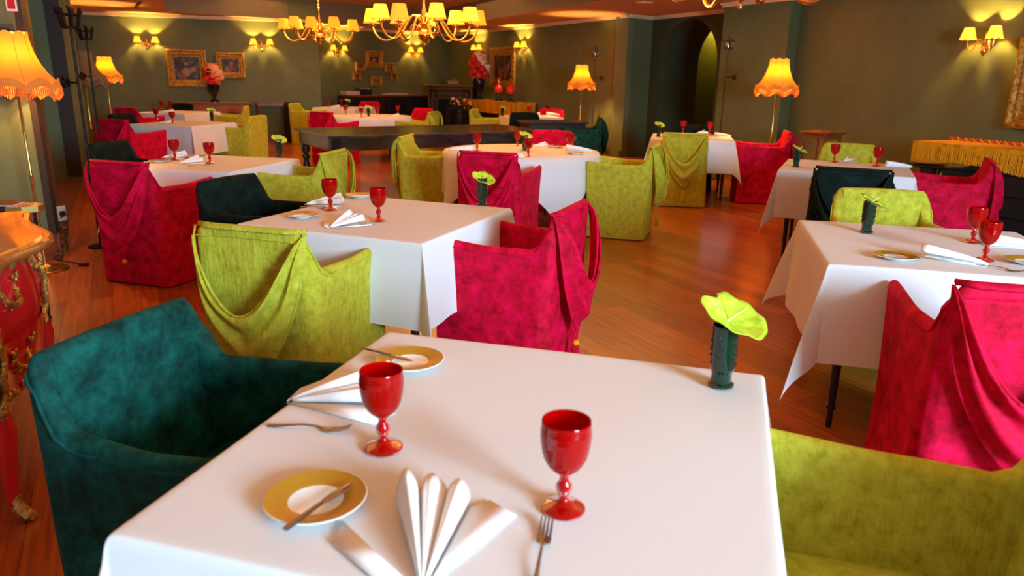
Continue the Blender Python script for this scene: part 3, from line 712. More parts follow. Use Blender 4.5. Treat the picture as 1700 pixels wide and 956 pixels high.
for px, py, lab, deg in [(1196, 640, 'the nearest table', 15), (800, 340, 'the second table', 10), (1438, 386, 'the right edge table', 70), (464, 260, 'the table behind the draped red chair', 30), (1321, 277, 'the right rear table', 60),
                         (871, 250, 'the middle round table', 20), (1093, 227, 'the table before the arch', -20), (352, 200, 'the second farthest left table', 20), (612, 193, 'the far round table', 15), (577, 178, 'the table before the dark bar', 20), (834, 192, 'the small far table', 40)]:
    v_ = put(vase, px, py, 17, 'dark green relief glass bud vase on '+lab, Gv)
    p = A(px, py, ZC); place(bloom, (p.x, p.y, ZC), radians(deg*0.5-55), 'lime green anthurium in the vase on '+lab, Gb, None, 1.0 if px > 1190 and px < 1200 else 0.86)
Gp, Gk, Gf, Gn = 'gold-rimmed bread plates', 'butter knives', 'dinner forks', 'folded white napkins'
for px, py, lab in [(525, 836, 'front left of the nearest table'), (681, 604, 'back left of the nearest table'), (502, 360, 'front left of the second table'), (598, 327, 'back of the second table, half behind a goblet'),
                    (1486, 429, 'front left of the right edge table'), (1706, 437, 'the right edge table, cut by the frame'), (265, 269, 'the left of the table behind the draped red chair'), (325, 262, 'the back of the table behind the draped red chair'),
                    (955, 256, 'the right of the middle round table'), (922, 245, 'the back of the middle round table'), (1182, 226, 'the right of the table before the arch')]:
    put(plate, px, py, 0, 'white bread plate with gold rim, '+lab, Gp)
for px, py, d_, lab in [(536, 851, 62, 'on the front plate of the nearest table'), (648, 600, -31, 'on the back plate of the nearest table'), (505, 361, 15, 'on the front plate of the second table'), (1493, 429, 125, 'on the plate of the right edge table'), (265, 269, 20, 'on the left plate of the table behind the red chair'), (922, 244, 80, 'on the back plate of the middle round table')]:
    put(knife, px, py, d_, 'steel butter knife '+lab, Gk, 0.0168)
for px, py, d_, lab in [(510, 711, -7, 'left of the rear goblet on the nearest table'), (897, 925, 81, 'at the bottom edge of the nearest table'), (590, 374, 32, 'beside the fan napkin on the second table'), (522, 345, -14, 'at the left edge of the second table'), (1657, 446, -48, 'in front of the front goblet on the right edge table'), (330, 275, 35, 'on the table behind the draped red chair')]:
    put(fork, px, py, d_, 'steel dinner fork '+lab, Gf)
for px, py, d_, lab, pr, sc in [(700, 985, 91, 'large white fan-folded napkin at the bottom of the nearest table', napkin, 1.08), (476, 668, 10, 'white fan-folded napkin behind the left goblet on the nearest table', napkin, 1.08),
    (547, 379, 62, 'white fan-folded napkin at the front of the second table', napkin, 0.95), (505, 340, 12, 'white fan-folded napkin behind the left goblet of the second table', napkin, 0.95),
    (1583, 434, 139, 'white rolled napkin on the right edge table, before the goblets', napkin2, 1.0), (1690, 411, 170, 'white rolled napkin behind the goblets of the right edge table', napkin2, 1.0),
    (296, 272, 50, 'white napkin between the goblets behind the draped red chair', napkin, 0.9), (268, 262, 20, 'long white napkin behind the left goblet, beyond the draped red chair', napkin, 0.9),
    (1400, 268, 40, 'crumpled white napkin between the goblets of the right rear table', napkin, 0.7), (1492, 277, 170, 'flat white napkin at the right of the right rear table', napkin2, 0.9),
    (1152, 223, 20, 'white napkin between the goblets before the arch', napkin, 0.9), (1200, 226, 175, 'flat white napkin at the right before the arch', napkin2, 0.9),
    (765, 250, 10, 'white napkin at the left of the middle round table', napkin2, 1.0), (884, 243, 20, 'crumpled white napkin behind the goblets of the middle round table', napkin, 0.75), (962, 251, 165, 'white rolled napkin at the right of the middle round table', napkin2, 1.1), (845, 262, 10, 'small white napkin behind the magenta chair on the middle round table', napkin, 0.6),
    (262, 205, 10, 'white napkin beside the goblet on the second farthest left table', napkin, 0.8), (585, 193, 10, 'white napkin at the front of the far round table', napkin, 0.8), (649, 192, 20, 'white napkin at the right of the far round table', napkin, 0.7), (556, 178, 10, 'white napkin on the table before the dark bar', napkin2, 0.9),
    (886, 191, 10, 'white napkin at the front of the small far table', napkin2, 1.0), (918, 191, 175, 'white napkin at the right of the small far table', napkin2, 1.1), (278, 186, 10, 'white napkin on the farthest left table', napkin2, 0.9)]:
    put(pr, px, py, d_, lab, Gn, scale=sc)

# ------------------------------------------------------------------ lamps
def point(loc, e, col, r=0.02, name='bulb_light', parent=None):
    l = bpy.data.lights.new(name, 'POINT'); l.energy = e; l.color = col; l.shadow_soft_size = r
    o = bpy.data.objects.new(name, l); COL.objects.link(o); o.location = loc
    if parent: o.parent = parent
    return o
def floor_lamp(x, y, label, lit=True, energy=22, tray=False, rz=0):
    root = empty('floor_lamp', (x, y, 0), rz); root.scale = (0.96, 0.96, 0.985 if y < 9 or y > 9.9 else 1.005); tag(root, label, 'lamp', 'fringed floor lamps')
    b = MB(); b.lathe([(0.155, 0), (0.16, 0.006), (0.155, 0.014), (0.05, 0.022), (0.03, 0.035), (0.012, 0.05)], 32); b.build('base', M['brass'], root)
    b = MB(); b.lathe([(0.011, 0.04), (0.011, 0.7), (0.014, 0.71), (0.014, 0.73), (0.010, 0.74), (0.010, 1.38), (0.018, 1.39), (0.018, 1.42)], 12); b.build('pole', M['brass'], root)
    sil = M['silk'] if lit else M['unlit_silk']
    prof = [(0.118, 1.70), (0.122, 1.66), (0.135, 1.60), (0.152, 1.55), (0.178, 1.49), (0.212, 1.44), (0.243, 1.405), (0.262, 1.38), (0.268, 1.355)]
    n = 96; K = 8
    b = MB()
    def fn(u, v):
        a = 2*pi*u; q = abs(sin(a*K/2)); t = v*(len(prof)-1); i = min(int(t), len(prof)-2); f = t-i
        r = prof[i][0]*(1-f)+prof[i+1][0]*f; z = prof[i][1]*(1-f)+prof[i+1][1]*f
        r *= 0.935+0.075*q**0.7
        if v < 0.15: z += 0.026*q*(1-v/0.15)
        return Vector((r*cos(a), r*sin(a), z))
    b.grid(n, 22, fn, closeu=True); sh = b.build('lamp_shade', sil, root, auto=80)
    b = MB()
    for k in range(K):
        b.tube([fn(k/K, v/20)*1.0 for v in range(21)], 0.0022, 4)
    b.build('seams', M['seam'] if lit else sil, sh)
    b = MB()
    def band(u, v):
        a = 2*pi*u; q = abs(sin(a*K/2)); r = 0.270*(0.935+0.08*q**0.7); z0 = 1.362+0.050*q; z1 = 1.312+0.046*q
        return Vector(((r+0.006*v)*cos(a), (r+0.006*v)*sin(a), z0+(z1-z0)*v))
    b.grid(n, 4, band, closeu=True); b.build('shade_band', M['silk'] if lit else sil, sh, solid=0.002)
    b = MB()
    for i in range(120):
        a = 2*pi*i/120; q = abs(sin(a*K/2)); r = 0.277*(0.935+0.08*q**0.7); z1 = 1.314+0.046*q
        x_, y_ = r*cos(a), r*sin(a)
        b.tube([(x_, y_, z1), (x_*1.012, y_*1.012, z1-0.03), (x_*1.015, y_*1.015, z1-0.062)], lambda t: 0.0042+0.0028*t, 4)
    b.build('fringe', M['silk_fringe'] if lit else sil, sh, smooth=False)
    if lit:
        b = MB(); b.ball((0, 0, 1.47), 0.028); b.build('bulb', M['bulb'], root)
        point((0, 0, 1.545), energy, (1.0, 0.55, 0.14), 0.03, 'floor_lamp_light', root)
    return root
floor_lamp(-3.50, 5.36, 'large amber fringed floor lamp at the left edge of the picture', energy=34)
floor_lamp(3.36, 9.85, 'amber fringed floor lamp behind the dark red chair at right', energy=50)
floor_lamp(1.26, 14.6, 'small-looking amber fringed floor lamp in front of the brown wall, centre right', energy=50)
floor_lamp(-7.42, 13.9, 'amber fringed floor lamp in the far left corner', energy=50)
floor_lamp(-5.60, 9.95, 'unlit brown fringed floor lamp behind the iron torch at far left', lit=False)

def cone_shade(b, c, r0=0.045, r1=0.075, h=0.11, k=0):
    b.grid(36, 3, lambda u, v: Vector((c[0]+(r1+(r0-r1)*v)*(1+0.03*(1 if int(u*36+.5) % 2 else -1))*cos(2*pi*u), c[1]+(r1+(r0-r1)*v)*(1+0.03*(1 if int(u*36+.5) % 2 else -1))*sin(2*pi*u), c[2]+h*v)), k, closeu=True)
def spline(P_, n=5):
    out = []; m_ = len(P_)
    for i in range(m_-1):
        p0, p1, p2, p3 = P_[max(i-1, 0)], P_[i], P_[i+1], P_[min(i+2, m_-1)]
        for q in range(n):
            t = q/n
            out.append(tuple(0.5*((2*b_)+(-a_+c_)*t+(2*a_-5*b_+4*c_-d_)*t*t+(-a_+3*b_-3*c_+d_)*t**3) for a_, b_, c_, d_ in zip(p0, p1, p2, p3)))
    return out+[P_[-1]]
CH_ARM = [(0.03, 0.27), (0.09, 0.34), (0.17, 0.345), (0.25, 0.27), (0.33, 0.15), (0.42, 0.075), (0.52, 0.065), (0.60, 0.11), (0.648, 0.18), (0.66, 0.235)]
SC_ARM = [(0.02, 0.03), (0.045, 0.062), (0.072, 0.05), (0.088, 0.005), (0.110, -0.040), (0.140, -0.048), (0.163, -0.012), (0.17, 0.045)]
def sconce_proto(nm=0, deep=False):
    root = empty('wall_sconce'); tag(root, 'x', 'wall lamp')
    # wall plane y=0, sticking out to -y
    b = MB(); b.lathe([(0.05, 0), (0.045, 0.012), (0.02, 0.02), (0.0001, 0.022)], 20, (0, 0, 0), M_=Matrix.Translation((0, 0, 0.02)) @ Matrix.Rotation(pi/2, 4, 'X')); b.build('backplate', M['brass'], root)
    b = MB(); b.lathe([(0.001, -0.13), (0.006, -0.125), (0.003, -0.10), (0.012, -0.09), (0.030, -0.065), (0.034, -0.045), (0.022, -0.02), (0.012, -0.005), (0.016, 0.01), (0.022, 0.03), (0.010, 0.05), (0.008, 0.12), (0.016, 0.13), (0.005, 0.145), (0.001, 0.15)], 16, (0, -0.055, 0)); b.build('body', M['brass'], root)
    for s_ in (-1, 1):
        b = MB(); pts = spline(SC_ARM, 3)
        b.tube([(s_*x, -0.055-0.35*x, z) for x, z in pts], 0.006, 7)
        cx, cy = s_*0.17, -0.055-0.35*0.17
        b.lathe([(0.004, 0.04), (0.032, 0.05), (0.034, 0.055), (0.012, 0.056), (0.012, 0.085), (0.001, 0.086)], 14, (cx, cy, 0))
        b.tube([(s_*(0.045+0.02*cos(a)), -0.07, 0.0+0.02*sin(a)) for a in [i*0.6 for i in range(10)]], 0.004, 5)
        ar = b.build('arm', M['brass'], root)
        b = MB(); cone_shade(b, (cx, cy, 0.075)); sh = b.build('lamp_shade', M['pleat'], ar)
        b = MB()
        for i in range(20):
            a = 2*pi*i/20; b.ball((cx+0.076*cos(a), cy+0.076*sin(a), 0.068), 0.007, 5, 3)
        b.build('shade_trim', M['pleat_deep'], sh)
        for q in (0.35, 0.7):
            pass
        bm_ = MB(); bm_.ball((cx, cy, 0.12), 0.014, 8, 5, (1, 1, 1.6)); bm_.build('bulb', M['bulb'], ar)
    return root
sc0 = sconce_proto()
def sconce(p, ndeg, label, energy=60):
    """p: centre on the wall, ndeg: direction of the wall's normal into the room"""
    o = place(sc0, p, radians(ndeg)+pi/2, label, 'twin-shade wall sconces')
    R_ = Matrix.Rotation(radians(ndeg)+pi/2, 3, 'Z')
    for s_ in (-1, 1):
        q = Vector(p)+R_ @ Vector((s_*0.17, -0.115, 0.135)); point(q, energy, (1.0, 0.60, 0.12), 0.012, 'sconce_light')
    return o
def on_line(p, q, px, z):
    """point on the wall p-q seen in column px, at height z"""
    d = ray(px, 120); p = Vector(p); q = Vector(q); e = q-p
    # d.xy*t = p + e*s
    det = d.x*(-e.y)+e.x*d.y; t = (p.x*(-e.y)+e.x*p.y)/det
    return Vector((d.x*t, d.y*t, z))
W1 = ((-9.0, 15.9), (-4.4, 17.3)); W2 = ((-4.8, 18.9), (-1.95, 22.2)); W3 = ((-1.95, 22.2), (2.07, 14.46)); W4 = ((4.76, 8.6), (5.05, 7.2)); W4b = ((4.06, 11.25), (4.76, 8.6))
def nrm(W): d = Vector(W[1])-Vector(W[0]); return math.degrees(atan2(-d.x, d.y))
sconce(on_line(*W1, 250, 1.97), nrm(W1), 'twin-shade brass sconce on the back wall left of the large painting')
sconce(on_line(*W1, 438, 1.99), nrm(W1), 'twin-shade brass sconce on the back wall right of the small painting')
sconce(on_line(*W2, 560, 1.97), nrm(W2), 'twin-shade brass sconce left of the group of small pictures')
sconce(on_line(*W2, 686, 2.02), nrm(W2), 'twin-shade brass sconce right of the group of small pictures')
sconce(on_line(*W3, 797, 2.07), nrm(W3), 'twin-shade brass sconce above the tall red and white bouquet', 60)
sconce(on_line(*W3, 870, 2.07), nrm(W3), 'twin-shade brass sconce right of the tall dark painting', 60)
q = on_line(*W4, 1634, 0); sconce(Vector((q.x, q.y, atY(1634, 76, q.y).z)), nrm(W4), 'twin-shade brass sconce on the right wall near the gilt frame', 60)
sconce(Vector((-6.15, 10.15, 2.0)), -27, 'brass sconce on the far left wall seen edge on behind the iron torches', 14)
sconce(Vector((-4.28, 5.44, 2.03)), -74.6, 'brass sconce on the left pier cut by the top left corner', 3)

def chandelier(x, y, ztip, ztop, label, rot=0, e=5, R_=0.66, narm=9, deep=3):
    root = empty('chandelier', (x, y, 0), rot); tag(root, label, 'chandelier', 'brass arm chandeliers')
    b = MB(); z = ztip
    b.lathe([(0.001, z), (0.014, z+0.01), (0.016, z+0.025), (0.006, z+0.04), (0.012, z+0.05), (0.05, z+0.075), (0.078, z+0.12), (0.078, z+0.15), (0.05, z+0.19), (0.025, z+0.21), (0.035, z+0.24), (0.05, z+0.27), (0.03, z+0.30), (0.018, z+0.34), (0.03, z+0.40), (0.014, z+0.46), (0.010, z+0.62), (0.02, z+0.64), (0.001, z+0.66)], 24); b.build('body', M['brass'], root)
    b = MB(); zz = z+0.65
    i = 0
    while zz < ztop-0.03:
        ax = (1, 0) if i % 2 else (0, 1); i += 1
        b.tube([(ax[0]*0.012*cos(t), ax[1]*0.012*cos(t), zz+0.022*sin(t)) for t in [2*pi*q/8 for q in range(8)]], 0.004, 5, closed=True); zz += 0.034
    b.lathe([(0.055, ztop), (0.05, ztop-0.03), (0.01, ztop-0.045)], 16); b.build('chain', M['brass'], root)
    for k in range(narm):
        a = 2*pi*k/narm+0.2; ca, sa = cos(a), sin(a); rr = R_ if k % 2 == 0 else R_*0.86; zc = z+0.235 if k % 2 == 0 else z+0.255
        b = MB(); pts = spline([(x_*rr/0.66 if x_ > 0.05 else x_, z+z_+(zc-z-0.235)*(x_/0.66)) for x_, z_ in CH_ARM], 3)
        b.tube([(px*ca, px*sa, pz) for px, pz in pts], 0.013, 7)
        b.tube([((0.13+0.05*cos(t))*ca, (0.13+0.05*cos(t))*sa, z+0.20+0.05*sin(t)) for t in [q*0.55-1.0 for q in range(9)]], 0.007, 5)
        b.lathe([(0.006, -0.01), (0.055, 0.006), (0.058, 0.012), (0.018, 0.014), (0.018, 0.06), (0.001, 0.062)], 14, (rr*ca, rr*sa, zc)); ar = b.build('arm', M['brass'], root)
        b = MB(); cone_shade(b, (rr*ca, rr*sa, zc+0.045), 0.072, 0.105, 0.155); sh = b.build('lamp_shade', M['pleat'] if k % deep else M['pleat_deep'], ar)
        b = MB()
        for q in range(24):
            t = 2*pi*q/24; b.ball((rr*ca+0.106*cos(t), rr*sa+0.106*sin(t), zc+0.038), 0.009, 5, 3)
        b.build('shade_trim', M['pleat_deep'], sh)
    point((0, 0, z+0.55), e*narm*0.6, (1.0, 0.50, 0.13), 0.25, 'chandelier_light', root)
    return root
c1 = atY(705, 77, 9.6); chandelier(c1.x, c1.y, c1.z, H+0.42, 'large brass chandelier with lit shades, right of centre at the top', 0.0)
c2 = atY(532, 75, 14.0); chandelier(c2.x, c2.y, c2.z, H+0.42, 'smaller-looking brass chandelier with orange shades, left one at the top', 0.35, R_=0.62, deep=1)
c3 = atY(1228, 17, 4.8); chandelier(c3.x, c3.y, c3.z, H, 'chandelier of which only the brass bottom knob shows at the top right', 0.1, e=0.8)

# iron torches
def torch(x, y, ztop, label, wn, lit=False, s=1.0, shiny=False):
    root = empty('iron_torch', (x, y, 0), 0); tag(root, label, 'torch stand', 'iron torch stands')
    mt = M['dark_iron'] if shiny else M['iron']
    zb = ztop-0.14*s
    b = MB(); b.tube([(0, 0, 0.01), (0, 0, zb)], 0.011*s, 8); b.lathe([(0.10, 0), (0.10, 0.012), (0.012, 0.02)], 16); b.build('pole', mt, root)
    b = MB(); b.lathe([(0.058*s, 0), (0.062*s, 0.012*s), (0.064*s, 0.02*s)], 16, (0, 0, zb))
    n = 7 if not shiny else 5
    for i in range(n):
        a = 2*pi*i/n; ca, sa = cos(a), sin(a)
        if shiny: b.tube([(0.03*ca*s, 0.03*sa*s, zb), (0.075*ca*s, 0.075*sa*s, zb+0.12*s), (0.06*ca*s, 0.06*sa*s, zb+0.15*s)], 0.006*s, 5)
        else:
            b.tube([(0.058*ca*s, 0.058*sa*s, zb+0.01), (0.078*ca*s, 0.078*sa*s, zb+0.115*s), (0.092*ca*s, 0.092*sa*s, zb+0.13*s), (0.086*ca*s, 0.086*sa*s, zb+0.155*s)], 0.012*s, 5)
            b.ball((0.083*ca*s, 0.083*sa*s, zb+0.12*s), 0.019*s, 6, 4)
    b.tube([(0.081*s*cos(2*pi*i/16), 0.081*s*sin(2*pi*i/16), zb+0.105*s) for i in range(16)], 0.006*s, 5, closed=True)
    b.tube([(0, 0, zb+0.01), (0.01*s, 0, zb+0.12*s), (-0.01*s, 0.01*s, zb+0.17*s)], 0.012*s, 6)
    b.build('crown', mt, root)
    if shiny:
        b = MB(); b.lathe([(0.025, 0.0), (0.034, 0.02), (0.034, 0.10), (0.03, 0.11)], 14, (0, 0, zb-0.02)); b.build('candle_cup', M['steel'], root)
    wn = radians(wn); dx, dy = -cos(wn), -sin(wn); zbk = ztop-0.55
    b = MB(); b.tube([(0, 0, zbk), (dx*0.16, dy*0.16, zbk)], 0.009, 6)
    for i in range(5):
        a = 2*pi*i/5; b.ball((dx*0.165-dy*0.03*cos(a), dy*0.165+dx*0.03*cos(a), zbk+0.03*sin(a)), 0.02, 6, 4)
    b.build('wall_bracket', mt, root)
    return root
p = atY(117, 45, 6.15); torch(p.x, p.y, 1.90, 'tall black iron torch stand nearer to the big floor lamp at left', -27)
p = atY(143, 65, 9.2); torch(p.x, p.y, 1.93, 'tall black iron torch stand farther back at left', -27)
p = atY(1222, 80, 11.35); torch(p.x-0.12, p.y, 2.05, 'thin bronzed torch pole with silver cup on the pillar at right', 205, shiny=True, s=1.1)
p = atY(1000, 85, 15.05); torch(p.x-0.14, p.y-0.05, 2.02, 'thin bronzed torch pole on the brown wall left of the arch', 205, shiny=True, s=1.1)

# ------------------------------------------------------------------ pictures
def picture(p, W, w_, h_, fw, label, figs, group=None, tilt=0):
    nd = radians(nrm(W))
    root = empty('framed_painting', p+Vector((cos(nd), sin(nd), 0))*0.03, nd+pi/2); tag(root, label, 'painting', group)
    b = MB()
    levels = [(0, 0.0), (0.004, 0.05), (fw*0.25, 0.06), (fw*0.4, 0.035), (fw*0.65, 0.045), (fw*0.85, 0.025), (fw, 0.028), (fw, 0.0)]
    rows = []
    for off, d_ in levels: rows.append([(-w_/2+off, -d_, -h_/2+off), (w_/2-off, -d_, -h_/2+off), (w_/2-off, -d_, h_/2-off), (-w_/2+off, -d_, h_/2-off)])
    vs = [v for r_ in rows for v in r_]; b.add(vs, [(i*4+j, i*4+(j+1) % 4, (i+1)*4+(j+1) % 4, (i+1)*4+j) for i in range(len(rows)-1) for j in range(4)])
    b.build('frame', M['gilt_frame'], root, smooth=False)
    b = MB(); iw, ih = w_/2-fw+.003, h_/2-fw+.003; b.box(-iw, iw, -0.012, -0.001, -ih, ih)
    for (fx, fz, rx, rz_, k) in figs:
        n = 14; b.add([(fx*iw+rx*iw*cos(2*pi*i/n), -0.0135, fz*ih+rz_*ih*sin(2*pi*i/n)) for i in range(n)], [tuple(range(n))], k)
    b.build('canvas', [M['canvas'], M['flesh_paint'], M['rust_paint']], root, smooth=False)
    return root
portrait = [(-0.1, -0.35, 0.32, 0.4, 1), (-0.05, 0.38, 0.16, 0.16, 1), (0.45, -0.1, 0.25, 0.2, 1), (-0.35, -0.75, 0.3, 0.2, 2)]
def onw(W, px, py0, py1):
    q = on_line(*W, px, 0); a = atY(px, py0, q.y).z; c = atY(px, py1, q.y).z; return Vector((q.x, q.y, (a+c)/2)), a-c
q, hh = onw(W1, 312, 82, 144); picture(q, W1, 0.80, hh, 0.15, 'large gilt-framed dark painting on the back wall at left', portrait, 'gilt-framed pictures')
q, hh = onw(W1, 384, 87, 130); picture(q, W1, 0.60, hh, 0.13, 'smaller gilt-framed painting right of the flower vase', [(0, -0.3, 0.35, 0.45, 2), (0.1, 0.3, 0.22, 0.2, 1)], 'gilt-framed pictures')
q, hh = onw(W3, 837, 78, 147); picture(q, W3, 1.35, hh, 0.20, 'tall dark painting in a broad gilt frame between two sconces', [(-0.4, -0.35, 0.14, 0.4, 2), (0.3, -0.45, 0.2, 0.42, 2), (0.3, 0.05, 0.08, 0.1, 1), (-0.4, 0.15, 0.06, 0.08, 1)], 'gilt-framed pictures')
for i, (px, y0, y1, ww, lab) in enumerate([(620, 84, 113, 0.60, 'largest framed portrait at the top of the small picture group'), (597, 103, 119, 0.34, 'left upper small frame of the picture group'), (645, 104, 121, 0.36, 'right upper small frame of the picture group'), (590, 120, 134, 0.27, 'left lower small frame of the picture group'), (652, 121, 134, 0.25, 'right lower small frame of the picture group'), (622, 126, 143, 0.38, 'bottom small frame of the picture group')]):
    q, hh = onw(W2, px, y0, y1); picture(q, W2, ww, hh, ww*0.26, lab, [(0.0, -0.1, 0.5, 0.6, 1)], 'picture group on the middle back wall')
q = Vector((5.0, 7.45, 1.46)); WR = ((4.76, 8.6), (5.05, 7.2)); e_ = Vector((0.29, -1.4)).normalized(); pc = Vector((4.76, 8.6))+e_*(1.10+0.43)
picture(Vector((pc.x, pc.y, 1.47)), WR, 1.0, 0.86, 0.16, 'ornate gilt frame cut by the right edge of the picture', portrait, 'gilt-framed pictures')

# ------------------------------------------------------------------ long black table
def long_table():
    a = radians(31); c0 = Vector((-2.10, 8.46)); Lx, Dy = 3.0, 1.45
    ex = Vector((cos(a), sin(a))); ey = Vector((-sin(a), cos(a))); cc = c0+ex*Lx/2+ey*Dy/2
    root = empty('long_table', (cc.x, cc.y, 0), a); tag(root, 'long ebonised table with turned legs in the middle of the room', 'table')
    b = MB(); b.box(-Lx/2, Lx/2, -Dy/2, Dy/2, 0.745, 0.78); b.build('tabletop', M['dark_table'], root, smooth=False, bevel=0.006)
    b = MB(); q = 0.05
    for (x0, x1, y0, y1) in ((-Lx/2+q, Lx/2-q, -Dy/2+q, -Dy/2+q+.03), (-Lx/2+q, Lx/2-q, Dy/2-q-.03, Dy/2-q), (-Lx/2+q, -Lx/2+q+.03, -Dy/2+q, Dy/2-q), (Lx/2-q-.03, Lx/2-q, -Dy/2+q, Dy/2-q)): b.box(x0, x1, y0, y1, 0.60, 0.744)
    b.build('apron', M['dark_table'], root, smooth=False)
    for sx in (-1, 1):
        for sy in (-1, 1):
            b = MB(); x, y = sx*(Lx/2-0.11), sy*(Dy/2-0.11); b.box(x-.06, x+.06, y-.06, y+.06, 0.56, 0.744)
            b.lathe([(0.045, 0), (0.055, 0.04), (0.03, 0.08), (0.05, 0.12), (0.062, 0.2), (0.05, 0.3), (0.032, 0.38), (0.055, 0.42), (0.035, 0.46), (0.058, 0.51), (0.05, 0.56)], 16, (x, y, 0)); b.build('leg', M['dark_table'], root)
long_table()

# ------------------------------------------------------------------ red bombe commode at the left edge
def commode():
    P0 = Vector((-1.60, 2.14)); P1 = Vector((-2.07, 3.12)); ex = (P1-P0).normalized(); ang = atan2(ex.y, ex.x); Lx = 1.07; Dy = 0.48
    # local x along the front (near -> far), local y away from the room (left)
    root = empty('bombe_commode', (P0.x, P0.y, 0), ang); tag(root, 'red lacquered bombe commode with gilt mounts and orange top at the left edge', 'commode')
    # serpentine front profile: y offset by x and z
    def fy(x, z):
        t = x/Lx; s_ = -0.035*sin(pi*t)**2+0.02*sin(3*pi*t); bz = -0.032*sin(pi*min(1, max(0, (z-0.33)/0.48)))
        return s_+bz+0.03
    b = MB(); b.grid(24, 12, lambda u, v: Vector((u*Lx, fy(u*Lx, 0.33+0.49*v), 0.33+0.49*v)))
    for x in (0, Lx):
        b.grid(8, 12, lambda u, v: Vector((x+(0.03 if x else -0.03)*sin(pi*v)*(1 if 1 else 0), fy(x, 0.33+0.49*v)+u*(Dy-fy(x, 0)), 0.33+0.49*v)))
    b.box(0, Lx, Dy-0.02, Dy, 0.33, 0.82); b.box(0.01, Lx-0.01, 0.04, Dy, 0.34, 0.36)
    b.build('carcass', M['red_lacquer'], root)
    # serpentine top with brown moulding
    def outline(g):
        pts = []
        for i in range(25):
            t = i/24; x = -0.05+t*(Lx+0.10); pts.append((x, -0.05-g-0.055*sin(pi*t)**2+0.035*sin(3*pi*t)+(0.045*((2*t-1)**8))))
        pts += [(Lx+0.05+g, Dy*0.4), (Lx+0.07+g, Dy*0.7), (Lx+0.05+g, Dy), (-0.05-g, Dy), (-0.07-g, Dy*0.7), (-0.05-g, Dy*0.4)]
        return pts
    b = MB(); b.prism(outline(-0.035), 0.845, 0.858); b.build('top', M['orange_top'], root, smooth=False)
    b = MB(); b.prism(outline(0.0), 0.82, 0.852); o = b.build('top_moulding', M['rim_brown'], root, smooth=False, bevel=0.012)
    for i, z in enumerate((0.36, 0.59)):
        b = MB(); b.grid(20, 8, lambda u, v: Vector((0.07+u*(Lx-0.14), fy(0.07+u*(Lx-0.14), z+0.20*v)-0.006, z+0.20*v))); dr = b.build('drawer', M['red_lacquer'], root)
        for hx in (0.28, 0.78):
            b2 = MB()
            cx = hx*Lx; zc = z+0.11
            f = lambda x, zz: fy(x, zz)-0.022
            b2.tube([(cx-0.07, f(cx-.07, zc)+.01, zc+0.03), (cx-0.06, f(cx-.06, zc), zc-0.01), (cx-0.03, f(cx, zc)-.01, zc-0.03), (cx+0.02, f(cx, zc)-.015, zc-0.028), (cx+0.05, f(cx, zc), zc+0.0), (cx+0.075, f(cx, zc)+.01, zc+0.035)], lambda t: 0.007+0.004*sin(pi*t), 6)
            for dx, dz, r_ in ((-0.07, 0.035, .014), (-0.08, 0.015, .01), (-0.055, 0.045, .01), (-0.05, -0.02, .010), (0.075, 0.04, .014), (0.09, 0.055, .010), (0.055, 0.05, .009), (0.06, 0.0, .009), (-0.02, -0.045, .010), (-0.09, 0.05, .008)):
                b2.ball((cx+dx, f(cx+dx, zc+dz)+.008, zc+dz), r_, 7, 5, (1.3, 0.6, 1))
            b2.build('handle', M['gilt'], dr)
    b = MB(); rnd = random.Random(3)
    for i in range(60):   # scrolling mount under the top and along the apron
        x = i/59*Lx; z = 0.795+0.015*sin(i*1.1); b.ball((x, fy(x, z)-0.008, z), 0.012+0.008*rnd.random(), 6, 4, (1.3, 0.6, 1))
        if i % 2 == 0: z = 0.345+0.02*abs(sin(i*0.6)); b.ball((x, fy(x, z)-0.008, z), 0.012+0.006*rnd.random(), 6, 4, (1.3, 0.6, 1))
    for x in (0.0, Lx):
        for i in range(30):
            z = 0.32+i/29*0.5; b.ball((x+0.012*sin(i), fy(x, z)-0.012, z), 0.013+0.010*(1 if i > 20 else 0.3)*rnd.random()+0.004, 6, 4, (1, .8, 1.3))
    b.build('gilt_mounts', M['gilt'], root)
    for x, y in ((0.02, 0.03), (Lx-0.02, 0.03), (0.02, Dy-0.03), (Lx-0.02, Dy-0.03)):
        b = MB(); sx = -1 if x < 0.5 else 1; sy = -1 if y < 0.2 else 1
        b.tube([(x, y, 0.40), (x+sx*0.015, y+sy*0.02, 0.33), (x+sx*0.01, y+sy*0.01, 0.22), (x, y, 0.12), (x+sx*0.005, y+sy*0.008, 0.05), (x+sx*0.012, y+sy*0.02, 0.02)], lambda t: 0.036-0.020*t, 8); lg = b.build('leg', M['red_lacquer'], root)
        b = MB()
        b.tube([(x+sx*0.004, y+sy*0.006, 0.10), (x+sx*0.008, y+sy*0.014, 0.05), (x+sx*0.02, y+sy*0.04, 0.018), (x+sx*0.03, y+sy*0.055, 0.024)], lambda t: 0.017+0.007*sin(pi*t), 7)
        for i in range(6): b.ball((x+sx*0.006, y+sy*0.008, 0.10+i*0.013), 0.012-0.001*i, 6, 4, (1, 1, 1.3))
        b.build('gilt_foot', M['gilt'], lg)
commode()
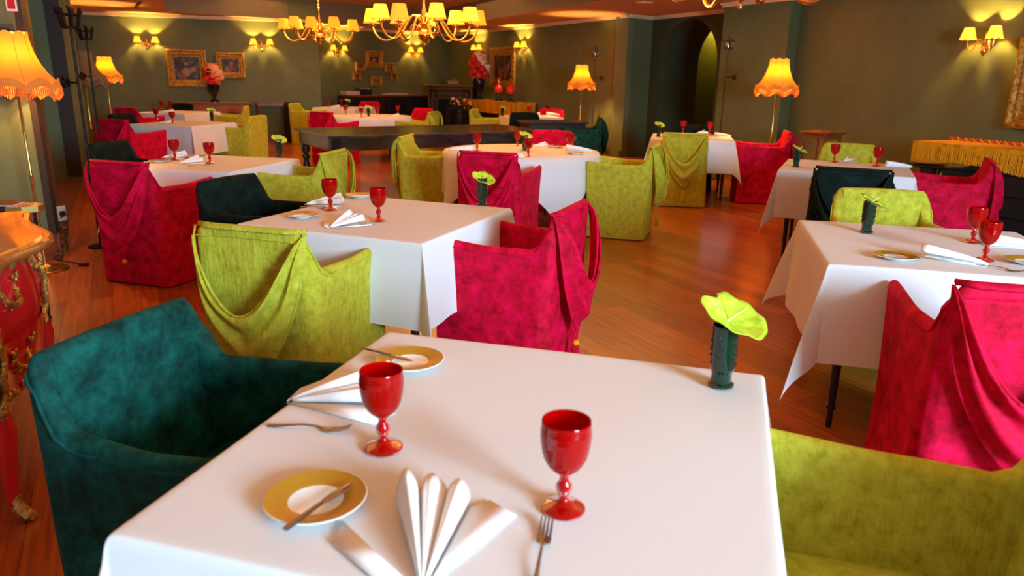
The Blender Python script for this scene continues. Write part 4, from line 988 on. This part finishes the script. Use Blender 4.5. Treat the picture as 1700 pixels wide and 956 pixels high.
# black side table with brass corner behind it, magazines on top
def side_table():
    root = empty('side_table', (-2.62, 3.96, 0), radians(8)); tag(root, 'black side table with a brass corner behind the red commode', 'table')
    b = MB(); b.prism([(-1.0, -0.05), (-0.02, -0.05), (0.04, -0.01), (0.04, 0.06), (-0.02, 0.10), (-1.0, 0.42)], 0.705, 0.73); b.build('tabletop', M['black_wood'], root, smooth=False)
    b = MB(); b.prism([(-0.10, -0.055), (-0.018, -0.055), (0.045, -0.012), (0.045, 0.062), (-0.02, 0.105), (-0.10, 0.11)], 0.702, 0.734); b.build('brass_corner', M['brass'], root, smooth=False)
    for x, y in ((0, 0), (-0.92, 0), (-0.05, 0.06)):
        if y == 0.06: continue
        b = MB(); turned_leg(b, x, y+0.0, 0.702, 0.9); b.build('leg', M['black_wood'], root)
    b = MB(); turned_leg(b, -0.92, 0.33, 0.702, 0.9); b.build('leg', M['black_wood'], root)
side_table()
b = MB(); b.box(-0.5, -0.07, -0.03, 0.10, 0.735, 0.742); b.box(-0.5, -0.07, -0.03, 0.10, 0.742, 0.748, 1)
o = b.build('magazine', [M['page'], M['orange_book']], smooth=False); o.location = (-2.62, 3.96, 0); o.rotation_euler = (0, 0, radians(8)); tag(o, 'brown-covered magazine on the black side table, underneath', 'magazine')
b = MB(); b.box(-0.9, -0.25, -0.02, 0.12, 0.7485, 0.756); b.box(-0.9, -0.25, -0.02, 0.12, 0.756, 0.758, 1)
o = b.build('magazine', [M['orange_book'], M['page']], smooth=False); o.location = (-2.62, 3.96, 0); o.rotation_euler = (0, 0, radians(10)); tag(o, 'pale open magazine lying on top, beside the big floor lamp', 'magazine')

# ------------------------------------------------------------------ gold-draped dark chest at right
def chest():
    A_ = Vector((4.10, 7.60)); ex = Vector((0.37, -0.93)).normalized(); ang = atan2(ex.y, ex.x); Lx, Dy = 1.55, 0.52
    root = empty('chest_of_drawers', (A_.x, A_.y, 0), ang); tag(root, 'black chest of drawers with round pulls against the right wall', 'chest')
    b = MB(); b.box(0.03, Lx-0.03, 0.02, Dy-0.01, 0.08, 0.86); b.box(0, Lx, 0, Dy, 0.86, 0.89); b.box(0.01, Lx-0.01, 0.01, Dy, 0.02, 0.08)
    b.build('carcass', M['black_wood'], root, smooth=False, bevel=0.006)
    for x in (0.08, Lx-0.08):
        for y in (0.08, Dy-0.08): 
            bb = MB(); bb.lathe([(0.03, 0), (0.04, 0.01), (0.03, 0.02)], 12, (x, y, 0)); bb.build('foot', M['black_wood'], root)
    for i in range(4):
        z = 0.11+i*0.187
        b = MB(); b.grid(20, 4, lambda u, v: Vector((0.06+u*(Lx-0.12), 0.012-0.035*sin(pi*u), z+0.165*v)))
        b.add([(0.06, 0.012, z), (0.06, 0.03, z)] , []); d = b.build('drawer', M['black_wood'], root)
        for x in (0.30, 0.62, Lx-0.62, Lx-0.30):
            b = MB()
            y = 0.012-0.035*sin(pi*(x-.06)/(Lx-.12))
            b.lathe([(0.030, 0), (0.028, 0.006), (0.012, 0.010), (0.012, 0.02), (0.001, 0.022)], 14, M_=Matrix.Translation((x, y, z+0.08)) @ Matrix.Rotation(pi/2, 4, 'X'))
            b.ball((x, y-.004, z+0.118), 0.009, 6, 4)
            b.build('pull', M['gilt'], d)
    # runner with long fringe and rope
    g = empty('fringed_runner', (A_.x, A_.y, 0), ang); tag(g, 'golden silk runner with long fringe lying over the black chest', 'runner')
    b = MB(); b.box(-0.03, Lx+0.03, -0.04, Dy-0.02, 0.891, 0.897); b.grid(60, 3, lambda u, v: Vector((-0.03+u*(Lx+0.06), -0.042-0.004*sin(u*60), 0.895-0.035*v)))
    b.build('silk', M['gold_cloth'], g, smooth=False)
    b = MB()
    for i in range(210):
        x = -0.03+(Lx+0.06)*i/209; w_ = 0.0034; ln = 0.165+0.008*sin(i*0.05)*3+0.01*random.random(); y = -0.047-0.006*random.random()
        b.tube([(x, y, 0.865), (x+0.004*random.uniform(-1, 1), y-0.004, 0.865-ln*0.5), (x+0.006*random.uniform(-1, 1), y, 0.865-ln)], w_, 4)
    for i in range(60):
        y = -0.045+0.5*i/59; b.tube([(-0.037, y, 0.893), (-0.045, y, 0.80), (-0.044, y+.003, 0.73)], 0.0034, 4)
    b.build('fringe', M['gold_cord'], g, smooth=False)
    b = MB()
    for k in (0, 1): b.tube([(-0.02+(Lx+0.04)*i/160, Dy-0.05+0.011*cos(i*0.75+k*pi), 0.912+0.011*sin(i*0.75+k*pi)) for i in range(161)], 0.010, 5, k=k)
    b.ball((-0.03, Dy-0.05, 0.912), 0.024)
    b.build('rope', [M['red_cord'], M['gold_cord']], g)
    b = MB(); b.tube([(-0.03, Dy-0.05, 0.905), (-0.07, Dy-0.12, 0.87), (-0.075, Dy-0.15, 0.80)], 0.006, 5); b.ball((-0.075, Dy-0.15, 0.79), 0.02)
    b.lathe([(0.016, 0), (0.024, -0.03), (0.03, -0.11), (0.002, -0.11)], 20, (-0.075, Dy-0.15, 0.785)); b.build('tassel', M['red_cord'], g, smooth=False)
chest()
# small wooden stand by the right wall
def stand(name, x, y, rz, w_, d_, h_, label, mt='walnut', cat='side table'):
    root = empty(name, (x, y, 0), rz); tag(root, label, cat)
    b = MB(); b.box(-w_/2, w_/2, -d_/2, d_/2, h_-0.025, h_); b.box(-w_/2+.03, w_/2-.03, -d_/2+.03, d_/2-.03, h_-0.09, h_-0.026); b.build('top', M[mt], root, smooth=False, bevel=0.004)
    for sx in (-1, 1):
        for sy in (-1, 1):
            b = MB(); b.tube([(sx*(w_/2-.05), sy*(d_/2-.05), h_-0.03), (sx*(w_/2-.045), sy*(d_/2-.045), h_*0.5), (sx*(w_/2-.035), sy*(d_/2-.035), 0)], lambda t: 0.02-0.007*t, 8); b.build('leg', M[mt], root)
    return root
stand('wooden_stand', 3.86, 9.45, radians(-60), 0.42, 0.36, 0.86, 'small brown wooden stand against the right wall, left of the pale olive chair')
root = empty('pedestal_table', (3.98, 7.02, 0)); tag(root, 'small black round pedestal table beside the right rear table', 'table')
b = MB(); b.lathe([(0.24, 0.70), (0.25, 0.71), (0.25, 0.725), (0.001, 0.727)], 32); b.build('tabletop', M['black_wood'], root)
b = MB(); b.lathe([(0.16, 0), (0.15, 0.02), (0.03, 0.05), (0.02, 0.1), (0.03, 0.3), (0.02, 0.5), (0.04, 0.699)], 16); b.build('pedestal', M['black_wood'], root)
b = MB(); b.lathe([(0.09, 0), (0.15, 0.012), (0.155, 0.02), (0.13, 0.018), (0.001, 0.006)], 24); o = b.build('wooden_dish', M['gold_rim']); o.location = (3.90, 7.02, 0.728); tag(o, 'flat tan dish on the black pedestal table', 'dish')

# ------------------------------------------------------------------ back of the room
def dirof(W): d = (Vector(W[1])-Vector(W[0])).normalized(); return d
d1 = dirof(W1); n1 = Vector((d1.y, -d1.x)); a1 = atan2(d1.y, d1.x)
def desk():
    q = on_line(*W1, 355, 0); c = q.xy+n1*0.33; root = empty('carved_desk', (c.x, c.y, 0), a1); tag(root, 'carved reddish wooden desk below the paintings at the back left', 'desk')
    b = MB(); b.box(-0.72, 0.72, -0.27, 0.27, 0.80, 0.83); b.box(-0.75, 0.75, -0.30, 0.30, 0.83, 0.85); b.build('top', M['rim_brown'], root, smooth=False, bevel=0.006)
    b = MB(); b.box(-0.68, 0.68, -0.24, 0.25, 0.62, 0.798); b.build('apron', M['walnut'], root, smooth=False)
    for x in (-0.35, 0.35):
        b = MB(); b.box(x-0.30, x+0.30, -0.252, -0.24, 0.65, 0.78); d = b.build('drawer', M['rim_brown'], root, smooth=False); b = MB(); b.ball((x, -0.262, 0.715), 0.016); b.build('knob', M['brass'], d)
    for sx in (-1, 1):
        for sy in (-1, 1):
            b = MB(); b.tube([(sx*0.66, sy*0.22, 0.79), (sx*0.68, sy*0.24, 0.6), (sx*0.65, sy*0.21, 0.3), (sx*0.67, sy*0.23, 0.0)], lambda t: 0.04-0.018*t, 8); b.build('leg', M['walnut'], root)
    return c
dc = desk()
def bouquet(vp, label_v, label_f, s, hv, spread, nfl, tall):
    b = MB(); b.lathe([(0.07*s, 0), (0.07*s, 0.02*s), (0.025*s, 0.05*s), (0.02*s, 0.08*s), (0.05*s, 0.12*s), (0.085*s, 0.20*s), (0.10*s, 0.28*s), (0.085*s, hv*s), (0.07*s, hv*s), (0.05*s, 0.2*s), (0.001, 0.15*s)], 24)
    o = b.build('flower_urn', M['ceramic_black']); o.location = vp; tag(o, label_v, 'vase')
    root = empty('bouquet', Vector(vp)+Vector((0, 0, hv*s))); tag(root, label_f, 'flowers')
    rnd = random.Random(int(s*100)+nfl)
    b = MB()
    for i in range(18):
        a = rnd.uniform(0, 6.28); r = spread*rnd.uniform(.3, .8); zz = tall*rnd.uniform(.1, .8)
        b.tube([(0, 0, -0.05), (0.4*r*cos(a), 0.4*r*sin(a), zz*0.5), (r*cos(a), r*sin(a), zz)], 0.006, 4)
        b.ball((r*cos(a), r*sin(a), zz), 0.05*s, 6, 4, (1, 1, .35))
    b.build('foliage', M['leaf'], root)
    for i in range(nfl):
        a = i*2.4; t = (i+.5)/nfl; z = tall*t; prf = sin(pi*min(1, 0.18+t*0.78))**0.7; r = spread*prf*(0.9 if i % 3 else 0.5)
        b = MB(); c = (r*cos(a), r*sin(a), z); R0 = (0.055 if i % 3 else 0.065)*s
        b.ball(c, R0*0.8, 10, 6)
        for k in range(7): bb = 2*pi*k/7; b.ball((c[0]+R0*0.5*cos(bb), c[1]+R0*0.5*sin(bb), c[2]+R0*0.2*(-1)**k), R0*0.62, 6, 4)
        b.build('bloom', M[(('flower_red', 'flower_pale', 'flower_red', 'flower_cream', 'flower_red') if tall > .5 else ('flower_pink', 'flower_pale', 'flower_red', 'flower_pale', 'flower_pink'))[i % 5]], root)
vp = on_line(*W1, 355, 0.85); bouquet((dc.x, dc.y, 0.851), 'black footed urn on the carved desk', 'round bouquet of coral and pale pink flowers on the carved desk', 1.25, 0.30, 0.17, 26, 0.38)
q = on_line(*W1, 446, 0); c = q.xy+n1*0.25; stand('tall_stand', c.x, c.y, a1, 0.62, 0.34, 0.86, 'tall narrow wooden console against the back wall right of the desk')
# dark covered stand beside it
q = on_line(*W1, 483, 0); c = q.xy+n1*0.45; b = MB()
b.lathe([(0.24, 0), (0.23, 0.3), (0.22, 0.6), (0.20, 0.80), (0.17, 0.86), (0.001, 0.87)], 28, mod=lambda a, z: 1+0.06*sin(a*7)*(1-z))
o = b.build('covered_stand', M['black_wood']); o.location = (c.x, c.y, 0); tag(o, 'dark cloth-covered stand in the shadow beside the tall console', 'stand')
# long dark bar against the middle back wall
d2 = dirof(W2); n2 = Vector((d2.y, -d2.x)); a2 = atan2(d2.y, d2.x)
q0 = on_line(*W2, 556, 0).xy; q1 = on_line(*W2, 712, 0).xy; c = (q0+q1)/2+n2*0.34; Lb = (q1-q0).length
root = empty('bar_cabinet', (c.x, c.y, 0), a2); tag(root, 'long black bar cabinet against the middle back wall', 'cabinet')
b = MB(); b.box(-Lb/2, Lb/2, -0.27, 0.27, 0, 0.93); b.build('carcass', M['black_wood'], root, smooth=False)
b = MB(); b.box(-Lb/2-.02, Lb/2+.02, -0.31, 0.29, 0.93, 0.97); b.build('counter', M['walnut'], root, smooth=False, bevel=0.005)
for i in range(5):
    x = -Lb/2+Lb*(i+.5)/5; b = MB(); b.box(x-Lb*0.09, x+Lb*0.09, -0.285, -0.27, 0.08, 0.88); d = b.build('door', M['black_wood'], root, smooth=False, bevel=0.004); b = MB(); b.ball((x+Lb*0.07, -0.295, 0.6), 0.014); b.build('knob', M['brass'], d)
for px, w_, lab, h_, mm in [(566, 0.42, 'tan flat box at the left end of the bar counter', 0.09, 'page'), (588, 0.36, 'dark lumpy basket on the bar counter', 0.12, 'black_wood'), (640, 0.7, 'long pale tray in the middle of the bar counter', 0.03, 'page')]:
    q = on_line(*W2, px, 0).xy+n2*0.34; b = MB(); b.box(-w_/2, w_/2, -0.12, 0.12, 0, h_); b.box(-w_/2-.01, w_/2+.01, -0.13, 0.13, h_*0.7, h_*0.8)
    if mm == 'black_wood':
        for i in range(6): b.ball((-w_/2+w_*i/5, 0, h_), 0.05, 8, 5)
    o = b.build('counter_box' if h_ > .05 else 'counter_tray', M[mm], smooth=False, bevel=0.004); o.location = (q.x, q.y, 0.972); o.rotation_euler = (0, 0, a2); tag(o, lab, 'box' if h_ > .05 else 'tray')
# fireplace in the far corner
p0 = atY(707, 137, 20.3); p1 = atY(790, 137, 19.7); W = (p1.x-p0.x)
root = empty('fireplace', ((p0.x+p1.x)/2, 20.1, 0), atan2(p1.y-p0.y, W)); tag(root, 'dark stone fireplace with bronze mouldings in the far corner', 'fireplace')
b = MB(); b.box(-W/2, -W/2+0.30, -0.05, 0.5, 0, 1.20); b.box(W/2-0.30, W/2, -0.05, 0.5, 0, 1.20); b.box(-W/2, W/2, -0.05, 0.5, 0.92, 1.20); b.box(-W/2+.3, W/2-.3, 0.35, 0.45, 0, 0.92); b.build('surround', M['stone'], root, smooth=False)
b = MB(); b.box(-W/2-.04, W/2+.04, -0.12, 0.5, 1.20, 1.25); b.build('mantel_shelf', M['stone_edge'], root, smooth=False, bevel=0.006)
b = MB()
for off, t, y in ((0.02, 0.03, -0.065), (0.15, 0.025, -0.06), (0.28, 0.03, -0.065)):
    zt_ = 1.19-off; xx = W/2-off; b.box(-xx, -xx+t, y, y+.02, 0, zt_); b.box(xx-t, xx, y, y+.02, 0, zt_); b.box(-xx, xx, y, y+.02, zt_-t, zt_)
b.build('moulding', M['stone_edge'], root, smooth=False)
b = MB(); b.box(-0.14, 0.14, -0.08, 0.06, 0, 0.10); b.lathe([(0.05, 0.10), (0.06, 0.13), (0.001, 0.15)], 12); o = b.build('mantel_clock', M['stone_edge'], smooth=False, bevel=0.01); o.location = (p0.x+W*0.55, 20.05, 1.251); tag(o, 'small bronze ornament on the fireplace shelf', 'ornament')
# dark log basket / iron plant stand in front of the fireplace
q = atY(763, 202, 18.2); root = empty('iron_basket', (q.x, 18.3, 0)); tag(root, 'black iron basket stand filled with pale dried flowers before the fireplace', 'basket')
b = MB()
for i in range(14):
    a = 2*pi*i/14; b.tube([(0.16*cos(a), 0.16*sin(a), 0.02), (0.26*cos(a), 0.26*sin(a), 0.35), (0.22*cos(a), 0.22*sin(a), 0.62), (0.30*cos(a), 0.30*sin(a), 0.78)], 0.014, 5)
for z, r in ((0.03, .16), (0.35, .26), (0.62, .22), (0.78, .30)): b.tube([(r*cos(2*pi*i/24), r*sin(2*pi*i/24), z) for i in range(24)], 0.014, 5, closed=True)
b.lathe([(0.15, 0.03), (0.23, 0.35), (0.19, 0.70), (0.001, 0.72)], 16); b.build('frame', M['iron'], root)
b = MB(); rnd = random.Random(5)
for i in range(40): a = rnd.uniform(0, 6.28); r = rnd.uniform(0, .30); b.ball((r*cos(a), r*sin(a), 0.80+rnd.uniform(0, .18)), rnd.uniform(.018, .038), 6, 4, k=i % 3 == 0)
b.build('dried_flowers', [M['dark_iron'], M['flower_pale']], root)
# gold-draped console below the tall painting
d3 = dirof(W3); n3 = Vector((d3.y, -d3.x)); a3 = atan2(d3.y, d3.x)
q0 = on_line(*W3, 800, 0).xy; q1 = on_line(*W3, 896, 0).xy; c = (q0+q1)/2+n3*0.36; Lc = (q1-q0).length*0.84; c = c+d3*0.15
root = empty('console_table', (c.x, c.y, 0), a3); tag(root, 'dark console table below the tall painting, hung with golden cloth', 'console')
b = MB(); b.box(-Lc/2, Lc/2, -0.26, 0.28, 0.05, 0.86); b.box(-Lc/2-.03, Lc/2+.03, -0.29, 0.30, 0.86, 0.89); b.box(-Lc/2+.03, Lc/2-.03, -0.24, 0.26, 0, 0.05); b.build('body', M['black_wood'], root, smooth=False, bevel=0.006)
b = MB(); b.box(-Lc/2-.05, Lc/2+.05, -0.31, 0.30, 0.891, 0.905)
def hang(u, v): return Vector((-Lc/2-.05+(Lc+.10)*u, -0.318-0.008*sin(u*50)*v, 0.90-0.27*v))
b.grid(60, 6, hang); b.grid(12, 6, lambda u, v: Vector((-Lc/2-.055-0.006*sin(u*20), -0.31+u*0.6, 0.90-0.27*v))); b.grid(12, 6, lambda u, v: Vector((Lc/2+.055+0.006*sin(u*20), -0.31+u*0.6, 0.90-0.27*v)))
b.build('golden_cloth', M['gold_cloth'], smooth=False); o = bpy.data.objects['golden_cloth']; o.location = (c.x, c.y, 0); o.rotation_euler = (0, 0, a3); tag(o, 'golden cloth hanging over the far console below the tall painting', 'cloth')
v2 = c-d3*(Lc*0.42); bouquet((v2.x, v2.y, 0.906), 'tall black vase at the left end of the golden console', 'tall bouquet of red and white flowers on the golden console', 1.55, 0.34, 0.24, 30, 0.60)
for i, (f, lab) in enumerate(((0.05, 'left red candle lamp on the golden console'), (0.30, 'right red candle lamp on the golden console'))):
    q = c+d3*(Lc*f-0.1); root = empty('candle_lamp', (q.x, q.y, 0.906)); tag(root, lab, 'candle lamp', 'red candle lamps on the golden console')
    b = MB(); b.lathe([(0.09, 0), (0.09, 0.02), (0.03, 0.05), (0.03, 0.14), (0.08, 0.16), (0.08, 0.175), (0.001, 0.18)], 16); b.build('foot', M['black_wood'], root)
    b = MB(); b.lathe([(0.06, 0.18), (0.10, 0.22), (0.11, 0.27), (0.08, 0.33), (0.05, 0.38), (0.06, 0.40), (0.001, 0.41)], 16); b.build('red_bowl', M['red_candle'], root)
    b = MB(); b.lathe([(0.02, 0.41), (0.03, 0.44), (0.015, 0.47), (0.03, 0.50), (0.001, 0.54)], 12); b.build('finial', M['brass'], root)
# black service table right of the long table
q0 = A(866, 204, 0.80); q1 = A(969, 201, 0.80); c = (q0+q1)/2; an = atan2(q1.y-q0.y, q1.x-q0.x)*0.4
root = empty('service_table', (c.x, c.y+0.35, 0), an); tag(root, 'black service table behind the dark red chair of the round table', 'table')
b = MB(); b.box(-0.50, 0.50, -0.30, 0.30, 0.765, 0.80); b.build('tabletop', M['dark_table'], root, smooth=False, bevel=0.005)
b = MB(); b.box(-0.46, 0.46, -0.27, 0.27, 0.15, 0.764); b.box(-0.48, 0.48, -0.29, 0.29, 0.0, 0.148); b.build('cupboard', M['black_wood'], root, smooth=False, bevel=0.005)
b = MB()
for i in range(5): b.lathe([(0.05, i*0.012), (0.10, i*0.012+0.008), (0.102, i*0.012+0.011), (0.001, i*0.012+0.006)], 24)
o = b.build('plate_stack', M['porcelain']); qq = A(912, 221, 0.801); 
st = empty('plate_stand', (0.62, 10.1, 0)); tag(st, 'black stool holding white plates behind the dark red chair', 'stool')
b2 = MB(); b2.box(-0.2, 0.2, -0.2, 0.2, 0.66, 0.70); b2.build('top', M['black_wood'], st, smooth=False)
for sx in (-1, 1):
    for sy in (-1, 1): b2 = MB(); turned_leg(b2, sx*0.16, sy*0.16, 0.658); b2.build('leg', M['black_wood'], st)
o.location = (0.56, 10.05, 0.702); tag(o, 'stack of white plates above the dark red chair back', 'plates')

# ------------------------------------------------------------------ small wall things
b = MB(); b.box(-0.045, 0.045, -0.02, 0, -0.08, 0.08); b.box(-0.03, 0.03, -0.024, -0.02, -0.05, 0.05, 1); o = b.build('thermostat', [M['wall_dark'], M['iron']], smooth=False, bevel=0.004)
o.location = (-3.70, 5.655, 1.68); o.rotation_euler = (0, 0, radians(15)); tag(o, 'small grey box on the left pier beside the big lamp shade', 'thermostat')
b = MB(); b.box(-0.05, 0.05, -0.012, 0, -0.09, 0.09); b.box(-0.035, 0.035, -0.015, -0.012, -0.07, 0.07, 1); o = b.build('fire_sign', [M['white_plastic'], M['sign_red']], smooth=False)
pp = atY(84, 4, 5.70); o.scale = (0.7, 1, 0.75); o.location = (-3.64, 5.665, pp.z); o.rotation_euler = (0, 0, radians(15)); tag(o, 'small red and white wall sign at the top left', 'sign')
b = MB(); b.box(-0.035, 0.035, -0.012, 0, -0.06, 0.06); o = b.build('wall_socket', M['white_plastic'], smooth=False, bevel=0.003); qq = on_line(*W3, 1010, 0.27); o.location = qq+Vector((n3.x, n3.y, 0))*0.001; o.rotation_euler = (0, 0, a3); tag(o, 'white wall socket low on the brown wall left of the arch', 'socket')
b = MB(); b.box(-0.04, 0.04, -0.014, 0, -0.06, 0.06); b.box(-0.02, 0.02, -0.04, -0.014, -0.02, 0.02, 1); o = b.build('wall_socket', [M['white_plastic'], M['black_plastic']], smooth=False, bevel=0.003); o.location = (-3.665, 5.90, 0.33); o.rotation_euler = (0, 0, radians(65)); tag(o, 'ivory wall socket with a plug at the foot of the iron torch', 'socket')
b = MB(); rnd = random.Random(2); pts = [(-3.64, 5.85, 0.30)]
for i in range(46): t = i/45; pts.append((-3.60+0.035*sin(i*1.05)+0.02*t, 5.86-0.22*t+0.02*cos(i*1.3), max(0.007, 0.30*(1-t)**1.1+0.03*sin(i*1.05+1))))
pts += [(-3.50, 5.60, 0.007), (-3.40, 5.56, 0.007), (-3.30, 5.50, 0.007)]
b.tube(pts, 0.0045, 5); b.box(-3.32, -3.26, 5.47, 5.51, 0.0, 0.022); tag(b.build('power_cord', M['black_plastic']), 'tangled black power cord on the floor by the iron torch', 'cord')
b = MB(); b.box(-0.03, 0.03, -0.75, 0.75, -0.012, 0.0)
for k in (-0.02, 0, 0.02): b.box(k-.004, k+.004, -0.75, 0.75, -0.02, -0.012)
o = b.build('ceiling_vent', M['iron'], smooth=False); q = A(228, 8, H); o.location = (q.x, q.y, H); o.rotation_euler = (0, 0, radians(29)); tag(o, 'black slot air vent in the ceiling at the top left', 'vent')
for px, py, lab in ((190, 8, 'round flush ceiling speaker at the top left'), (1070, 4, 'flat ceiling fitting at the top right of centre')):
    q = A(px, py, H); b = MB(); b.lathe([(0.14, 0), (0.13, -0.015), (0.001, -0.016)], 24); o = b.build('ceiling_speaker', M['cornice']); o.location = (q.x, q.y, H-0.001); tag(o, lab, 'ceiling fitting')

# prototypes that were never placed
for o in list(bpy.data.objects):
    if o.parent is None and o.type == 'EMPTY' and o.name not in used and o.get('label') in ('x', 'slipcovered armchair', 'table'):
        for c in list(o.children_recursive): bpy.data.objects.remove(c)
        bpy.data.objects.remove(o)
